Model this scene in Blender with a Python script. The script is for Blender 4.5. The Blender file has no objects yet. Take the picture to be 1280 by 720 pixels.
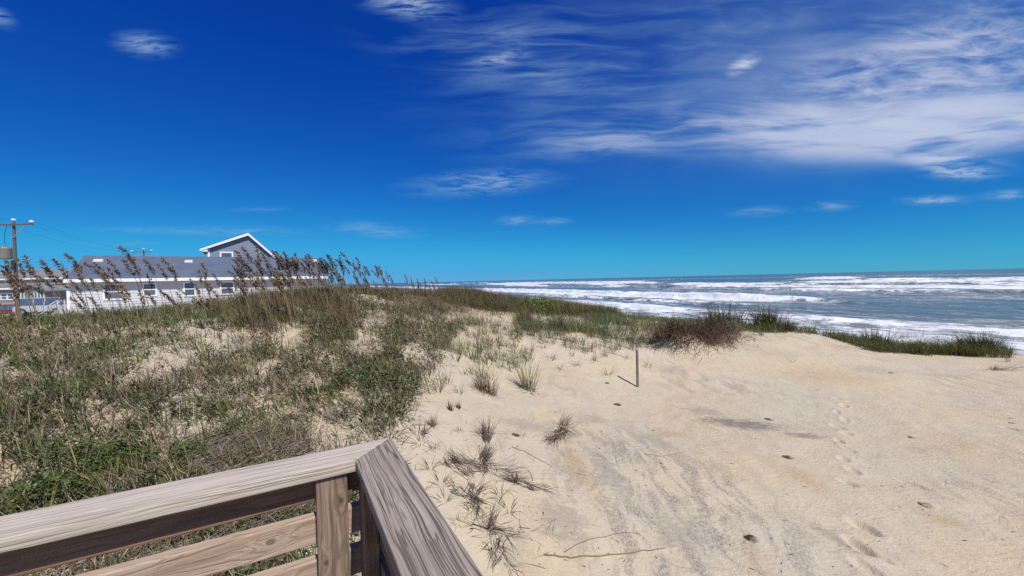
import bpy, bmesh, math, random
import numpy as np
from mathutils import Vector, Matrix

R = math.radians
SC = bpy.context.scene
COL = SC.collection
random.seed(7)
RNG = np.random.default_rng(11)

# ------------------------------------------------------------------ camera
EYE = 7.5                      # eye above the sea (sea level is z = 0)
F = 512.0                      # focal length in pixels of a 1280 px wide picture
ROLL, PITCH = R(1.352), R(1.09)
cam_d = bpy.data.cameras.new('camera')
cam_d.sensor_width = 36.0
cam_d.lens = 36.0 * F / 1280.0
cam_d.clip_start, cam_d.clip_end = 0.05, 60000
cam = bpy.data.objects.new('camera', cam_d)
COL.objects.link(cam)
_up = Vector((0, math.sin(PITCH), math.cos(PITCH)))
_fw = Vector((0, math.cos(PITCH), -math.sin(PITCH)))
_rt = Vector((1, 0, 0))
_r = _rt * math.cos(ROLL) - _up * math.sin(ROLL)
_u = _rt * math.sin(ROLL) + _up * math.cos(ROLL)
cam.matrix_world = Matrix(((_r.x, _u.x, -_fw.x, 0), (_r.y, _u.y, -_fw.y, 0), (_r.z, _u.z, -_fw.z, EYE), (0, 0, 0, 1)))
SC.camera = cam

# ------------------------------------------------------------------ sun, sky, exposure
SUN_EL = R(55)
SUN_AZ = R(33)                 # to the right of straight behind the viewer
sun_dir = Vector((math.sin(SUN_AZ) * math.cos(SUN_EL), -math.cos(SUN_AZ) * math.cos(SUN_EL), math.sin(SUN_EL)))
sd = bpy.data.lights.new('sun', 'SUN')
sd.energy = 5.0
sd.angle = R(0.53)
sd.color = (1.0, 0.955, 0.86)
sun = bpy.data.objects.new('sun', sd)
sun.rotation_euler = sun_dir.to_track_quat('Z', 'Y').to_euler()
sun.location = (20, -30, 60)
COL.objects.link(sun)
SC.view_settings.view_transform = 'Standard'
SC.view_settings.look = 'None'
SC.view_settings.exposure = 0.0
SC.view_settings.gamma = 1.0
SC.view_settings.use_curve_mapping = False
SC.cycles.use_denoising = False
SC.cycles.max_bounces = 6
SC.cycles.transparent_max_bounces = 8

W = bpy.data.worlds.new('World')
SC.world = W
W.use_nodes = True


class NT:
    """small helper round a node tree"""
    def __init__(s, tree):
        s.t = tree; s.n = tree.nodes; s.l = tree.links

    def new(s, typ, **kw):
        n = s.n.new(typ)
        for k, v in kw.items():
            setattr(n, k, v)
        return n

    def put(s, sock, v):
        if hasattr(v, 'is_output'):
            s.l.new(v, sock)
        elif v is not None:
            sock.default_value = v

    def math(s, op, a, b=None, c=None, clamp=False):
        n = s.new('ShaderNodeMath', operation=op, use_clamp=clamp)
        s.put(n.inputs[0], a)
        if b is not None: s.put(n.inputs[1], b)
        if c is not None: s.put(n.inputs[2], c)
        return n.outputs[0]

    def mapr(s, v, a, b, c=0.0, d=1.0, smooth=True):
        n = s.new('ShaderNodeMapRange', interpolation_type='SMOOTHSTEP' if smooth else 'LINEAR')
        s.put(n.inputs['Value'], v)
        for k, q in (('From Min', a), ('From Max', b), ('To Min', c), ('To Max', d)):
            s.put(n.inputs[k], q)
        return n.outputs['Result']

    def mix(s, f, a, b, blend='MIX'):
        n = s.new('ShaderNodeMix', data_type='RGBA', blend_type=blend)
        s.put(n.inputs[0], f)
        s.put(n.inputs[6], a if hasattr(a, 'is_output') else (*a, 1) if len(a) == 3 else a)
        s.put(n.inputs[7], b if hasattr(b, 'is_output') else (*b, 1) if len(b) == 3 else b)
        return n.outputs[2]

    def noise(s, vec, scale, detail=4, rough=0.55, dist=0.0, lac=2.0):
        n = s.new('ShaderNodeTexNoise')
        s.put(n.inputs['Vector'], vec)
        n.inputs['Scale'].default_value = scale
        n.inputs['Detail'].default_value = detail
        n.inputs['Roughness'].default_value = rough
        n.inputs['Distortion'].default_value = dist
        n.inputs['Lacunarity'].default_value = lac
        return n.outputs['Fac']

    def mapping(s, vec, loc=(0, 0, 0), rot=(0, 0, 0), scale=(1, 1, 1), typ='POINT'):
        n = s.new('ShaderNodeMapping', vector_type=typ)
        s.put(n.inputs['Vector'], vec)
        n.inputs['Location'].default_value = loc
        n.inputs['Rotation'].default_value = rot
        n.inputs['Scale'].default_value = scale
        return n.outputs[0]

    def blob(s, vec, cx, cy, rx, ry, rot=0.0, inner=0.0):
        v = s.mapping(vec, (cx, cy, 0), (0, 0, rot), (rx, ry, 1), 'TEXTURE')
        n = s.new('ShaderNodeVectorMath', operation='LENGTH')
        s.l.new(v, n.inputs[0])
        return s.mapr(n.outputs['Value'], inner, 1.0, 1.0, 0.0)

    def ramp(s, f, stops):
        n = s.new('ShaderNodeValToRGB')
        s.put(n.inputs[0], f)
        e = n.color_ramp.elements
        while len(e) < len(stops): e.new(0.5)
        for q, (p, c) in zip(e, stops):
            q.position = p; q.color = (*c, 1) if len(c) == 3 else c
        return n.outputs[0]


def build_world():
    t = NT(W.node_tree)
    t.n.clear()
    out = t.new('ShaderNodeOutputWorld')
    bg = t.new('ShaderNodeBackground')
    sky = t.new('ShaderNodeTexSky', sky_type='NISHITA')
    sky.sun_disc = False
    sky.sun_elevation = SUN_EL
    sky.sun_rotation = math.atan2(sun_dir.x, sun_dir.y)
    sky.altitude = 10
    sky.air_density = 1.0
    sky.dust_density = 0.0
    tcs = t.new('ShaderNodeTexCoord')
    lift = t.mapping(tcs.outputs['Generated'], loc=(0, 0, 0.035), scale=(1, 1, 0.96))
    nrm = t.new('ShaderNodeVectorMath', operation='NORMALIZE'); t.l.new(lift, nrm.inputs[0]); t.l.new(nrm.outputs[0], sky.inputs[0])
    sky.ozone_density = 3.0
    # richer blue, as a phone camera with clear polarised autumn air records it
    sep = t.new('ShaderNodeSeparateColor'); t.l.new(sky.outputs[0], sep.inputs[0])
    com = t.new('ShaderNodeCombineColor')
    for i, (g, k) in enumerate(SKY_CURVE):
        v = t.math('MULTIPLY', t.math('POWER', sep.outputs[i], g), k)
        if i == 1: v = t.math('SMOOTH_MIN', v, 3.95, 1.2)
        t.l.new(v, com.inputs[i])
    base = com.outputs[0]
    # cirrus, placed by direction in the sky dome
    geo = t.new('ShaderNodeTexCoord')
    xyz = t.new('ShaderNodeSeparateXYZ'); t.l.new(geo.outputs['Generated'], xyz.inputs[0])
    y = t.math('MAXIMUM', xyz.outputs[1], 0.02)
    cv = t.new('ShaderNodeCombineXYZ')
    t.l.new(t.math('DIVIDE', xyz.outputs[0], y), cv.inputs[0])
    t.l.new(t.math('DIVIDE', xyz.outputs[2], y), cv.inputs[1])
    v = cv.outputs[0]
    front = t.mapr(xyz.outputs[1], 0.05, 0.25)

    def B(px, py, rx, ry, rot=0, inner=0.0):     # px, py only as handy units of angle
        return t.blob(v, (px - 640) / 512, (350 - py) / 512, rx / 512, ry / 512, R(rot), inner)
    # noises
    warp = t.new('ShaderNodeTexNoise'); t.put(warp.inputs['Vector'], v)
    warp.inputs['Scale'].default_value = 2.6; warp.inputs['Detail'].default_value = 3
    wv = t.new('ShaderNodeVectorMath', operation='MULTIPLY_ADD')
    t.l.new(warp.outputs['Color'], wv.inputs[0]); wv.inputs[1].default_value = (0.16, 0.07, 0); t.l.new(v, wv.inputs[2])
    vv = wv.outputs[0]
    n_up = t.noise(t.mapping(vv, rot=(0, 0, R(-16)), scale=(1.6, 7.5, 1)), 2.6, 8, 0.62, 0.5)
    n_flat = t.noise(t.mapping(vv, rot=(0, 0, R(-3)), scale=(1.2, 9, 1)), 2.8, 8, 0.60, 0.4)
    n_dn = t.noise(t.mapping(vv, rot=(0, 0, R(9)), scale=(1.2, 8, 1)), 2.4, 8, 0.60, 0.6)
    n_big = t.noise(vv, 3.0, 4, 0.55)
    n_fine = t.noise(t.mapping(vv, rot=(0, 0, R(-28)), scale=(3, 12, 1)), 3.0, 8, 0.64, 0.7)
    n_wisp = t.noise(t.mapping(vv, rot=(0, 0, R(-6)), scale=(3.5, 20, 1)), 3.2, 6, 0.65, 0.6)
    terms = []

    def add(mask, nz, lo, hi, k):
        a = t.math('MULTIPLY', mask, t.mapr(nz, lo, hi))
        terms.append(t.math('MULTIPLY', a, k))
    add(B(1060, 100, 500, 180, 8, 0.0), n_big, 0.1, 0.6, 0.30)            # thin veil
    add(B(1190, 170, 350, 60, 4, 0.2), n_flat, 0.16, 0.56, 0.86)          # the dense bank
    add(B(1010, 172, 190, 46, -4, 0.15), n_flat, 0.28, 0.62, 0.55)
    add(B(1150, 110, 330, 120, 14, 0.1), n_up, 0.34, 0.70, 0.75)          # streaks rising above it
    add(B(1190, 90, 230, 90, 18, 0.1), n_fine, 0.40, 0.72, 0.45)
    add(B(820, 165, 330, 62, 2, 0.0), n_flat, 0.36, 0.68, 0.48)           # thin tail to the left
    add(B(760, 180, 150, 26, 3, 0.0), n_flat, 0.30, 0.60, 0.32)
    add(B(830, 70, 420, 120, 10, 0.0), n_dn, 0.36, 0.78, 0.30)            # high veil
    add(B(640, 60, 240, 90, -12, 0.0), n_dn, 0.42, 0.72, 0.36)
    add(B(1185, 214, 120, 20, -8, 0.0), n_flat, 0.38, 0.60, 0.8)         # ragged lower edge
    for (px, py, rx, ry, ro, k) in ((194, 48, 40, 11, -8, .36), (10, 8, 30, 9, -30, .3), (630, 77, 44, 9, 10, .34), (520, 6, 60, 14, -10, .4),
                                    (606, 228, 95, 12, 2, .34), (932, 90, 24, 7, 28, .55), (470, 283, 60, 7, -6, .25), (300, 281, 90, 5, -2, .2),
                                    (180, 277, 80, 4, -2, .14), (650, 276, 28, 5, 0, .26), (693, 278, 24, 4, 0, .24), (950, 272, 40, 5, 2, .22), (1040, 267, 32, 5, 2, .24),
                                    (1168, 263, 48, 5, 0, .36), (1262, 258, 40, 5, 2, .34), (1200, 229, 52, 8, -4, .45), (150, 293, 50, 3, 0, .12), (325, 255, 40, 3, 0, .14)):
        a = t.math('MULTIPLY', B(px, py, rx * 1.4, ry * 2.0, ro), t.mapr(n_wisp, 0.32, 0.62, 0.0, 1.5))
        terms.append(t.math('MULTIPLY', a, k))
    acc = terms[0]
    for q in terms[1:]:                          # screen-like build-up
        acc = t.math('SUBTRACT', t.math('ADD', acc, q), t.math('MULTIPLY', acc, q))
    acc = t.math('MULTIPLY', acc, front)
    cc = t.mix(t.mapr(acc, 0.05, 0.75), (2.2, 4.5, 6.7), CLOUD_COL)
    col = t.mix(acc, base, cc)
    t.l.new(col, bg.inputs[0])
    bg.inputs[1].default_value = 0.10
    t.l.new(bg.outputs[0], out.inputs[0])


SKY_CURVE = ((1.9, 0.0255), (1.62, 0.199), (0.85, 1.25))
CLOUD_COL = (5.5, 6.2, 7.9)
build_world()

# ------------------------------------------------------------------ small helpers
def link(name, me, mat=None, parent=None, loc=None):
    o = bpy.data.objects.new(name, me)
    COL.objects.link(o)
    if mat is not None and me is not None:
        me.materials.append(mat)
    if parent is not None:
        o.parent = parent
    if loc is not None:
        o.location = loc
    return o


def tag(o, label=None, cat=None, group=None, kind=None):
    if label: o['label'] = label
    if cat: o['category'] = cat
    if group: o['group'] = group
    if kind: o['kind'] = kind
    return o


def empty(name, loc, label, cat, group=None, rz=0.0):
    o = bpy.data.objects.new(name, None)
    COL.objects.link(o)
    o.location = loc; o.rotation_euler = (0, 0, rz)
    o.empty_display_size = 0.2
    return tag(o, label, cat, group)


def np_mesh(name, V, faces, tint=None, smooth=False):
    """V (n,3); faces list of (m,k) int arrays"""
    me = bpy.data.meshes.new(name)
    V = np.asarray(V, np.float32)
    me.vertices.add(len(V)); me.vertices.foreach_set('co', V.ravel())
    nl = sum(f.size for f in faces); nf = sum(len(f) for f in faces)
    me.loops.add(nl); me.polygons.add(nf)
    me.loops.foreach_set('vertex_index', np.concatenate([f.ravel() for f in faces]).astype(np.int32))
    tot = np.concatenate([np.full(len(f), f.shape[1]) for f in faces])
    st = np.concatenate([[0], np.cumsum(tot)[:-1]])
    me.polygons.foreach_set('loop_start', st.astype(np.int32))
    me.polygons.foreach_set('use_smooth', np.full(nf, smooth))
    me.update(calc_edges=True)
    if tint is not None:
        a = me.attributes.new('tint', 'FLOAT_COLOR', 'POINT')
        c = np.ones((len(V), 4), np.float32); c[:, :3] = tint
        a.data.foreach_set('color', c.ravel())
    return me


_tab = np.random.default_rng(3).random((256, 256))
def vnoise(x, y, seed=0):
    x = np.asarray(x, float) + seed * 17.31; y = np.asarray(y, float) + seed * 9.73
    xi = np.floor(x).astype(int); yi = np.floor(y).astype(int)
    fx = x - xi; fy = y - yi
    fx = fx * fx * fx * (fx * (fx * 6 - 15) + 10); fy = fy * fy * fy * (fy * (fy * 6 - 15) + 10)
    a = _tab[xi & 255, yi & 255]; b = _tab[(xi + 1) & 255, yi & 255]
    c = _tab[xi & 255, (yi + 1) & 255]; d = _tab[(xi + 1) & 255, (yi + 1) & 255]
    return (a * (1 - fx) + b * fx) * (1 - fy) + (c * (1 - fx) + d * fx) * fy


def fbm(x, y, o=4, seed=0, g=0.5):
    s = 0; a = 1; n = 0
    for k in range(o):
        s = s + a * vnoise(x * 2 ** k, y * 2 ** k, seed + k * 5); n += a; a *= g
    return s / n


def sstep(a, b, x):
    t = np.clip((np.asarray(x, float) - a) / (b - a), 0, 1)
    return t * t * (3 - 2 * t)


def ray(px, py):
    u = (np.asarray(px, float) - 640) / F; v = -(np.asarray(py, float) - 360) / F
    a = u * math.cos(ROLL) + v * math.sin(ROLL); b = -u * math.sin(ROLL) + v * math.cos(ROLL)
    y = math.cos(PITCH) + b * math.sin(PITCH); z = b * math.cos(PITCH) - math.sin(PITCH)
    return a / y, np.ones_like(a), z / y           # per metre of depth


def at(px, py, depth):
    a, _, z = ray(px, py)
    return np.array([a * depth, depth, z * depth + EYE])


def proj(P):
    d = np.asarray(P, float) - np.array([0, 0, EYE])
    r = d @ np.array(_r); u = d @ np.array(_u); f = d @ np.array(_fw)
    f = np.where(f < 0.05, 0.05, f)
    return 640 + F * r / f, 360 - F * u / f


def in_poly(px, py, poly):
    px = np.asarray(px, float); py = np.asarray(py, float)
    ins = np.zeros(px.shape, bool); n = len(poly)
    for i in range(n):
        x1, y1 = poly[i]; x2, y2 = poly[(i + 1) % n]
        c = ((y1 > py) != (y2 > py)) & (px < (x2 - x1) * (py - y1) / (y2 - y1 + 1e-9) + x1)
        ins ^= c
    return ins


# ------------------------------------------------------------------ the lie of the land
CS, SN = 0.91, 0.42            # seaward normal (CS, SN); along shore (-SN, CS)
def s_t(x, y):
    return CS * x + SN * y, -SN * x + CS * y


def base_h(x, y):
    s, t = s_t(x, y)
    land = -2.6 - 2.6 * sstep(60, 110, t)
    h = land + (-5.4 - land) * sstep(8, 22, s)
    h = h + np.where(s > 20, -(s - 20) * 0.075, 0)
    return np.maximum(h, -11.0)


_ctl_px = [  # picture point, depth in metres -> a point on the dune surface
    (640, 720, 2.75), (1000, 720, 2.81), (1280, 720, 2.84), (820, 720, 2.8), (900, 560, 4.7), (1280, 560, 4.74), (1100, 500, 6.46),
    (797, 482, 7.3), (740, 500, 6.4), (950, 413, 11.5), (1000, 414, 11.4), (1100, 437, 10.6), (1190, 441, 10.1), (1270, 444, 9.7), (1020, 460, 8.3), (1180, 500, 6.7),
    (850, 404, 13.5), (760, 394, 16), (700, 388, 18), (640, 380, 20), (560, 373, 17), (500, 368, 13), (450, 365, 10.5), (410, 366, 9.2), (360, 374, 8.2), (300, 384, 7.5),
    (200, 396, 6.7), (100, 402, 6.2), (0, 406, 6.0), (-150, 415, 5.8),
    (700, 421, 9.4), (760, 418, 10.2), (820, 432, 9.4), (880, 440, 9.2), (910, 424, 10.4), (640, 440, 8.2), (840, 470, 7.9),
    (0, 650, 2.6), (0, 720, 2.2), (-200, 600, 2.6), (300, 600, 3.05), (200, 700, 2.35), (480, 520, 3.95), (150, 480, 4.0), (0, 520, 3.5), (300, 450, 4.85), (380, 400, 6.4), (450, 420, 6.4), (560, 440, 6.2), (560, 400, 9),
    (620, 400, 11), (660, 405, 11.5), (500, 390, 9.2), (600, 570, 3.75), (540, 640, 3.05), (700, 535, 4.85), (620, 480, 6.0), (660, 640, 3.2),
]
_c = np.array([at(*q) for q in _ctl_px])
_ctl = [tuple(q) for q in np.column_stack([_c[:, 0], _c[:, 1], _c[:, 2] - EYE])]
_ctl += [  # behind the crests, and round the deck
    (-12, 9, -1.7), (-14, 13, -2.6), (-8, 13.5, -2.1), (-9, 18, -2.6), (-6, 18, -1.9), (-4, 23, -2.2), (-16, 6, -1.2), (-20, 12, -2.6), (-20, 24, -2.6),
    (1, 25, -2.6), (5, 25, -3.4), (-1, 30, -4.0), (8, 20, -3.2), (10, 17, -3.2), (14, 16, -3.6), (11.5, 14, -2.6), (17, 12, -3.4), (20, 15, -4.8), (16, 9.7, -2.4), (20, 6, -3.0),
    (0, 0, -2.0), (0, -4, -2.0), (-3, -1, -1.75), (-6, 0, -1.4), (4, 0, -2.1), (8, 0, -2.15), (-8, -6, -1.6), (8, -6, -2.2), (12, 3, -2.2), (-12, 2, -0.9), (24, -4, -4.5),
    (8, 5, -2.05), (11, 7, -2.05)]
_ctl = np.array(_ctl)


def _tps_fit(P, z, lam=0.02):
    n = len(P)
    d = np.linalg.norm(P[:, None] - P[None], axis=2)
    K = np.where(d > 0, d * d * np.log(d + 1e-12), 0) + lam * np.eye(n)
    Q = np.column_stack([np.ones(n), P])
    A = np.zeros((n + 3, n + 3)); A[:n, :n] = K; A[:n, n:] = Q; A[n:, :n] = Q.T
    return np.linalg.solve(A, np.concatenate([z, np.zeros(3)]))


_tw = _tps_fit(_ctl[:, :2], _ctl[:, 2])
def tps(x, y):
    o = np.zeros(x.shape)
    for k in range(len(_ctl)):
        d2 = (x - _ctl[k, 0]) ** 2 + (y - _ctl[k, 1]) ** 2
        o += _tw[k] * 0.5 * d2 * np.log(d2 + 1e-12)
    return o + _tw[-3] + _tw[-2] * x + _tw[-1] * y


BUMPS = []
DENTS = []                      # (x, y, rx, ry, angle, depth, rim)
GRASS = [(-400, 420), (0, 394), (100, 388), (200, 381), (300, 371), (420, 354), (500, 360), (560, 366), (640, 376), (640, 386), (604, 393), (585, 405), (566, 425), (556, 445),
         (540, 470), (514, 500), (505, 530), (492, 552), (478, 600), (440, 720), (420, 1100), (-900, 1100)]


def H(x, y, detail=True):
    """ground height (absolute)"""
    x = np.asarray(x, float); y = np.asarray(y, float)
    r = np.hypot(x, y - 4)
    w = 1 - sstep(20, 31, r)
    b = base_h(x, y)
    h = b.copy() if isinstance(b, np.ndarray) else np.array(b)
    m = w > 0
    if m.any():
        h = np.where(m, 0, b)
        hh = np.zeros(x.shape); hh[m] = np.clip(tps(x[m], y[m]), -8, 0.2)
        h = np.where(m, hh * w + b * (1 - w), b)
    for (dx, dy, rx, ry, an, up) in BUMPS:
        ax = x - dx; ay = y - dy
        p = (ax * math.cos(an) + ay * math.sin(an)) / rx; q = (-ax * math.sin(an) + ay * math.cos(an)) / ry
        h = h + up * np.exp(-(p * p + q * q) ** 1.5)
    if detail:
        near = 1 - sstep(12, 40, r)
        h = h + near * 0.05 * (fbm(x * 1.3, y * 1.3, 3, 2) - 0.5) + near * 0.016 * (fbm(x * 7, y * 5, 2, 9) - 0.5)
        h = h + (1 - near) * 0.5 * (fbm(x * 0.11, y * 0.11, 4, 4) - 0.5)
        for (dx, dy, rx, ry, an, dep, rim) in DENTS:
            k = (np.abs(x - dx) < 4 * max(rx, ry)) & (np.abs(y - dy) < 4 * max(rx, ry))
            if k.any():
                ax = x[k] - dx; ay = y[k] - dy
                p = (ax * math.cos(an) + ay * math.sin(an)) / rx; q = (-ax * math.sin(an) + ay * math.cos(an)) / ry
                e = p * p + q * q
                h[k] += -dep * np.exp(-e ** 2) + rim * np.exp(-(np.sqrt(e) - 1.5) ** 2 * 5)
    return h + EYE


def hit(px, py, dmax=45.0):
    """where sight lines meet the ground"""
    px = np.atleast_1d(np.asarray(px, float)); py = np.atleast_1d(np.asarray(py, float))
    ds = np.geomspace(1.4, dmax, 260)
    a, _, z = ray(px, py)
    X = a[:, None] * ds[None]; Y = np.broadcast_to(ds[None], X.shape); Z = z[:, None] * ds[None] + EYE
    g = H(X, Y, False)
    under = Z < g
    i = np.where(under.any(1), under.argmax(1), len(ds) - 1); i = np.maximum(i, 1)
    n = np.arange(len(px))
    f0 = (Z - g)[n, i - 1]; f1 = (Z - g)[n, i]
    k = np.clip(f0 / (f0 - f1 + 1e-9), 0, 1)
    d = ds[i - 1] + (ds[i] - ds[i - 1]) * k
    x, y = a * d, d
    return np.column_stack([x, y, H(x, y)])


def G(px, py):
    return Vector(hit(px, py)[0])


# footprints and crab holes pressed into the sand
def _dent(px, py, rx, ry, an, dep, rim):
    p = hit(px, py)[0]
    DENTS.append((p[0], p[1], rx, ry, R(an), dep, rim))


_D0 = []
for (px, py) in ((1047, 498), (1055, 507), (1046, 515), (1056, 524), (1048, 534), (1058, 543), (1049, 553), (1060, 562), (1054, 574), (1066, 588), (1060, 604)):
    _D0.append((px, py, .05 * random.uniform(.7, 1.2), .085 * random.uniform(.7, 1.2), random.uniform(-40, 40), .026 * random.uniform(.5, 1.1), .007))
_D0 += [(1080, 660, .05, .10, 25, .04, .010), (1073, 683, .055, .10, 10, .05, .012), (1092, 692, .04, .09, 30, .028, .008), (1143, 606, .035, .12, 28, .034, .006), (1262, 536, .05, .08, 20, .024, .008),
        (1085, 712, .05, .1, 15, .03, .010), (850, 700, .06, .10, 60, .016, .005)]
_D0 += [(985, 572, .044, .034, 0, .17, .003), (1158, 632, .042, .032, 30, .17, .004), (938, 674, .036, .028, -30, .14, .004), (772, 505, .048, .04, 0, .16, .003), (961, 524, .044, .04, 0, .14, .003),
        (1139, 546, .030, .024, 0, .10, .003), (1264, 523, .026, .022, 0, .10, .003), (1265, 529, .026, .022, 0, .10, .003), (645, 545, .034, .026, 0, .12, .004), (759, 478, .034, .03, 0, .12, .004), (1113, 466, .034, .03, 0, .12, .004)]
_m = hit(862, 436)[0]
_m2 = hit(893, 417)[0]
BUMPS.append((_m[0] - .1, _m[1] + .2, .55, .45, R(25), .30))
BUMPS.append((_m2[0] - .05, _m2[1] - .15, .75, .60, R(35), .18))        # the hummock under the dead grass mound
for q in _D0:
    _dent(*q)


def grid_lines(lo, hi, step, far_lo, far_hi, g=1.06):
    a = list(np.arange(lo, hi + step / 2, step))
    s = step; x = a[-1]
    while x < far_hi:
        s *= g; x += s; a.append(x)
    s = step; x = lo; b = []
    while x > far_lo:
        s *= g; x -= s; b.append(x)
    return np.array(b[::-1] + a)


def sheet(name, xs, ys, hfun):
    X, Y = np.meshgrid(xs, ys, indexing='xy')
    Z = hfun(X.ravel(), Y.ravel())
    nx, ny = len(xs), len(ys)
    i = np.arange(nx * ny).reshape(ny, nx)
    q = np.stack([i[:-1, :-1], i[:-1, 1:], i[1:, 1:], i[1:, :-1]], -1).reshape(-1, 4)
    X = X.ravel(); Y = Y.ravel()
    for (dx, dy, rx, ry, an, dep, rim) in DENTS:
        if dep < .095: continue                   # burrows slant away under the sand
        k = (np.abs(X - dx) < .3) & (np.abs(Y - dy) < .3)
        e = ((X[k] - dx) / rx) ** 2 + ((Y[k] - dy) / ry) ** 2
        d = np.exp(-e ** 2)
        Y[k] += 1.5 * dep * d; X[k] -= .3 * dep * d
    return np_mesh(name, np.column_stack([X, Y, Z]), [q], smooth=True)


# ------------------------------------------------------------------ materials
def new_mat(name):
    m = bpy.data.materials.new(name)
    m.use_nodes = True
    t = NT(m.node_tree)
    p = t.n['Principled BSDF']
    return m, t, p


def plain(name, col, rough=0.6, metal=0.0, var=0.12, scale=6.0, bump=0.0):
    m, t, p = new_mat(name)
    tc = t.new('ShaderNodeTexCoord')
    n = t.noise(tc.outputs['Object'], scale, 5, 0.6)
    c = t.mix(n, tuple(q * (1 - var) for q in col), tuple(min(1, q * (1 + var)) for q in col))
    t.l.new(c, p.inputs['Base Color'])
    p.inputs['Roughness'].default_value = rough
    p.inputs['Metallic'].default_value = metal
    if bump:
        b = t.new('ShaderNodeBump'); b.inputs['Strength'].default_value = bump; b.inputs['Distance'].default_value = 0.02
        t.l.new(t.noise(tc.outputs['Object'], scale * 6, 4, 0.6), b.inputs['Height']); t.l.new(b.outputs[0], p.inputs['Normal'])
    return m


def mat_sand():
    m, t, p = new_mat('dune_sand')
    tc = t.new('ShaderNodeTexCoord')
    o = tc.outputs['Object']
    flat = t.mapping(o, scale=(1, 1, 0))
    big = t.noise(flat, 0.55, 4, 0.55)
    col = t.mix(t.mapr(big, 0.35, 0.68), (0.54, 0.475, 0.36), (0.57, 0.47, 0.315))
    med = t.noise(flat, 5.0, 5, 0.6)
    col = t.mix(t.mapr(med, 0.3, 0.75, 0, 0.25), col, (0.42, 0.35, 0.26))
    # dark heavy-mineral streaks, combed down the slope
    warp = t.new('ShaderNodeTexNoise'); t.put(warp.inputs['Vector'], flat); warp.inputs['Scale'].default_value = 1.6; warp.inputs['Detail'].default_value = 3
    wv = t.new('ShaderNodeVectorMath', operation='MULTIPLY_ADD'); t.l.new(warp.outputs['Color'], wv.inputs[0]); wv.inputs[1].default_value = (.5, .5, 0); t.l.new(flat, wv.inputs[2])
    st = t.noise(t.mapping(wv.outputs[0], rot=(0, 0, R(14)), scale=(3.4, 0.8, 1)), 2.0, 6, 0.68)
    fine = t.noise(t.mapping(flat, rot=(0, 0, R(20)), scale=(1.5, .8, 1)), 48, 4, 0.75)
    stm = t.math('MULTIPLY', t.mapr(st, 0.45, 0.58), t.mapr(fine, 0.40, 0.58, 0.10, 1))
    area = t.math('MAXIMUM', t.blob(flat, 1.25, 3.7, 1.6, 2.8, R(12), 0.25), t.mapr(t.noise(flat, 0.42, 2, 0.5), 0.48, 0.70, 0.15, 0.7))
    stm = t.math('MULTIPLY', stm, area)
    # the patches one notices
    for q in PATCHES:
        b = t.blob(flat, *q[:4], q[4], 0.0)
        n2 = t.noise(t.mapping(flat, rot=(0, 0, q[4]), scale=(1, 2.2, 1)), 7.5, 7, 0.78)
        stm = t.math('MAXIMUM', stm, t.math('MULTIPLY', t.mapr(t.math('ADD', t.math('MULTIPLY', b, 0.42), n2), 0.66, 0.92), t.math('MULTIPLY', t.math('MINIMUM', t.math('MULTIPLY', b, 3.0), 1.0), q[5])))
    col = t.mix(t.math('MULTIPLY', stm, 0.75), col, (0.15, 0.138, 0.14))
    for q in WARM:
        b = t.math('MULTIPLY', t.blob(flat, *q[:4], q[4], 0.0), t.mapr(med, 0.3, 0.6, 0.4, 1))
        col = t.mix(t.math('MULTIPLY', b, q[5]), col, (0.42, 0.29, 0.15))
    gr = t.noise(flat, 170, 2, 0.7)
    col = t.mix(t.mapr(gr, 0.3, 0.75, 0.0, 0.20, False), col, (0.26, 0.215, 0.165))
    t.l.new(col, p.inputs['Base Color'])
    p.inputs['Roughness'].default_value = 0.95
    p.inputs['Specular IOR Level'].default_value = 0.15
    b1 = t.new('ShaderNodeBump'); b1.inputs['Strength'].default_value = 0.8; b1.inputs['Distance'].default_value = 0.02
    rip = t.noise(t.mapping(wv.outputs[0], rot=(0, 0, R(35)), scale=(10, 26, 1)), 1.0, 4, 0.6)
    hsum = t.math('ADD', t.math('MULTIPLY', t.noise(flat, 26, 5, 0.68), 1.0), t.math('MULTIPLY', rip, 0.8))
    t.l.new(hsum, b1.inputs['Height'])
    b2 = t.new('ShaderNodeBump'); b2.inputs['Strength'].default_value = 0.45; b2.inputs['Distance'].default_value = 0.005
    t.l.new(gr, b2.inputs['Height']); t.l.new(b1.outputs[0], b2.inputs['Normal'])
    t.l.new(b2.outputs[0], p.inputs['Normal'])
    return m


def _patch(px, py, rx, ry, an, k):
    p = hit(px, py)[0]
    return (p[0], p[1], rx, ry, R(an), k)


PATCHES = [_patch(925, 530, 1.25, .50, -14, 1.1), _patch(1005, 545, .55, .26, -10, .9), _patch(880, 515, .7, .5, -10, .55), _patch(1090, 462, 1.1, .6, -8, .4), _patch(840, 462, .8, .5, 10, .5), _patch(655, 530, .6, .4, 20, .45),
           _patch(745, 525, .4, .45, 0, .45), _patch(760, 590, .3, 1.0, 8, .6), _patch(700, 650, .5, .5, 0, .6), _patch(850, 670, .5, .6, 20, .5), _patch(1040, 670, .2, .5, 25, .5), _patch(820, 550, .35, .8, 18, .5), _patch(1180, 470, 1.2, .3, -6, .35), _patch(640, 690, .3, .4, 0, .4)]
WARM = [_patch(1040, 470, 1.6, .9, 10, .5), _patch(1000, 595, .3, .5, 15, .55), _patch(1175, 650, .25, .3, 10, .5), _patch(835, 540, .35, .4, 0, .5), _patch(720, 580, .3, 1.0, 8, .5), _patch(945, 700, .2, .3, 0, .5), _patch(960, 440, .8, .6, 0, .45), _patch(700, 470, .9, .8, 0, .35), _patch(1200, 560, 1.2, .9, 0, .3)]


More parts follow.
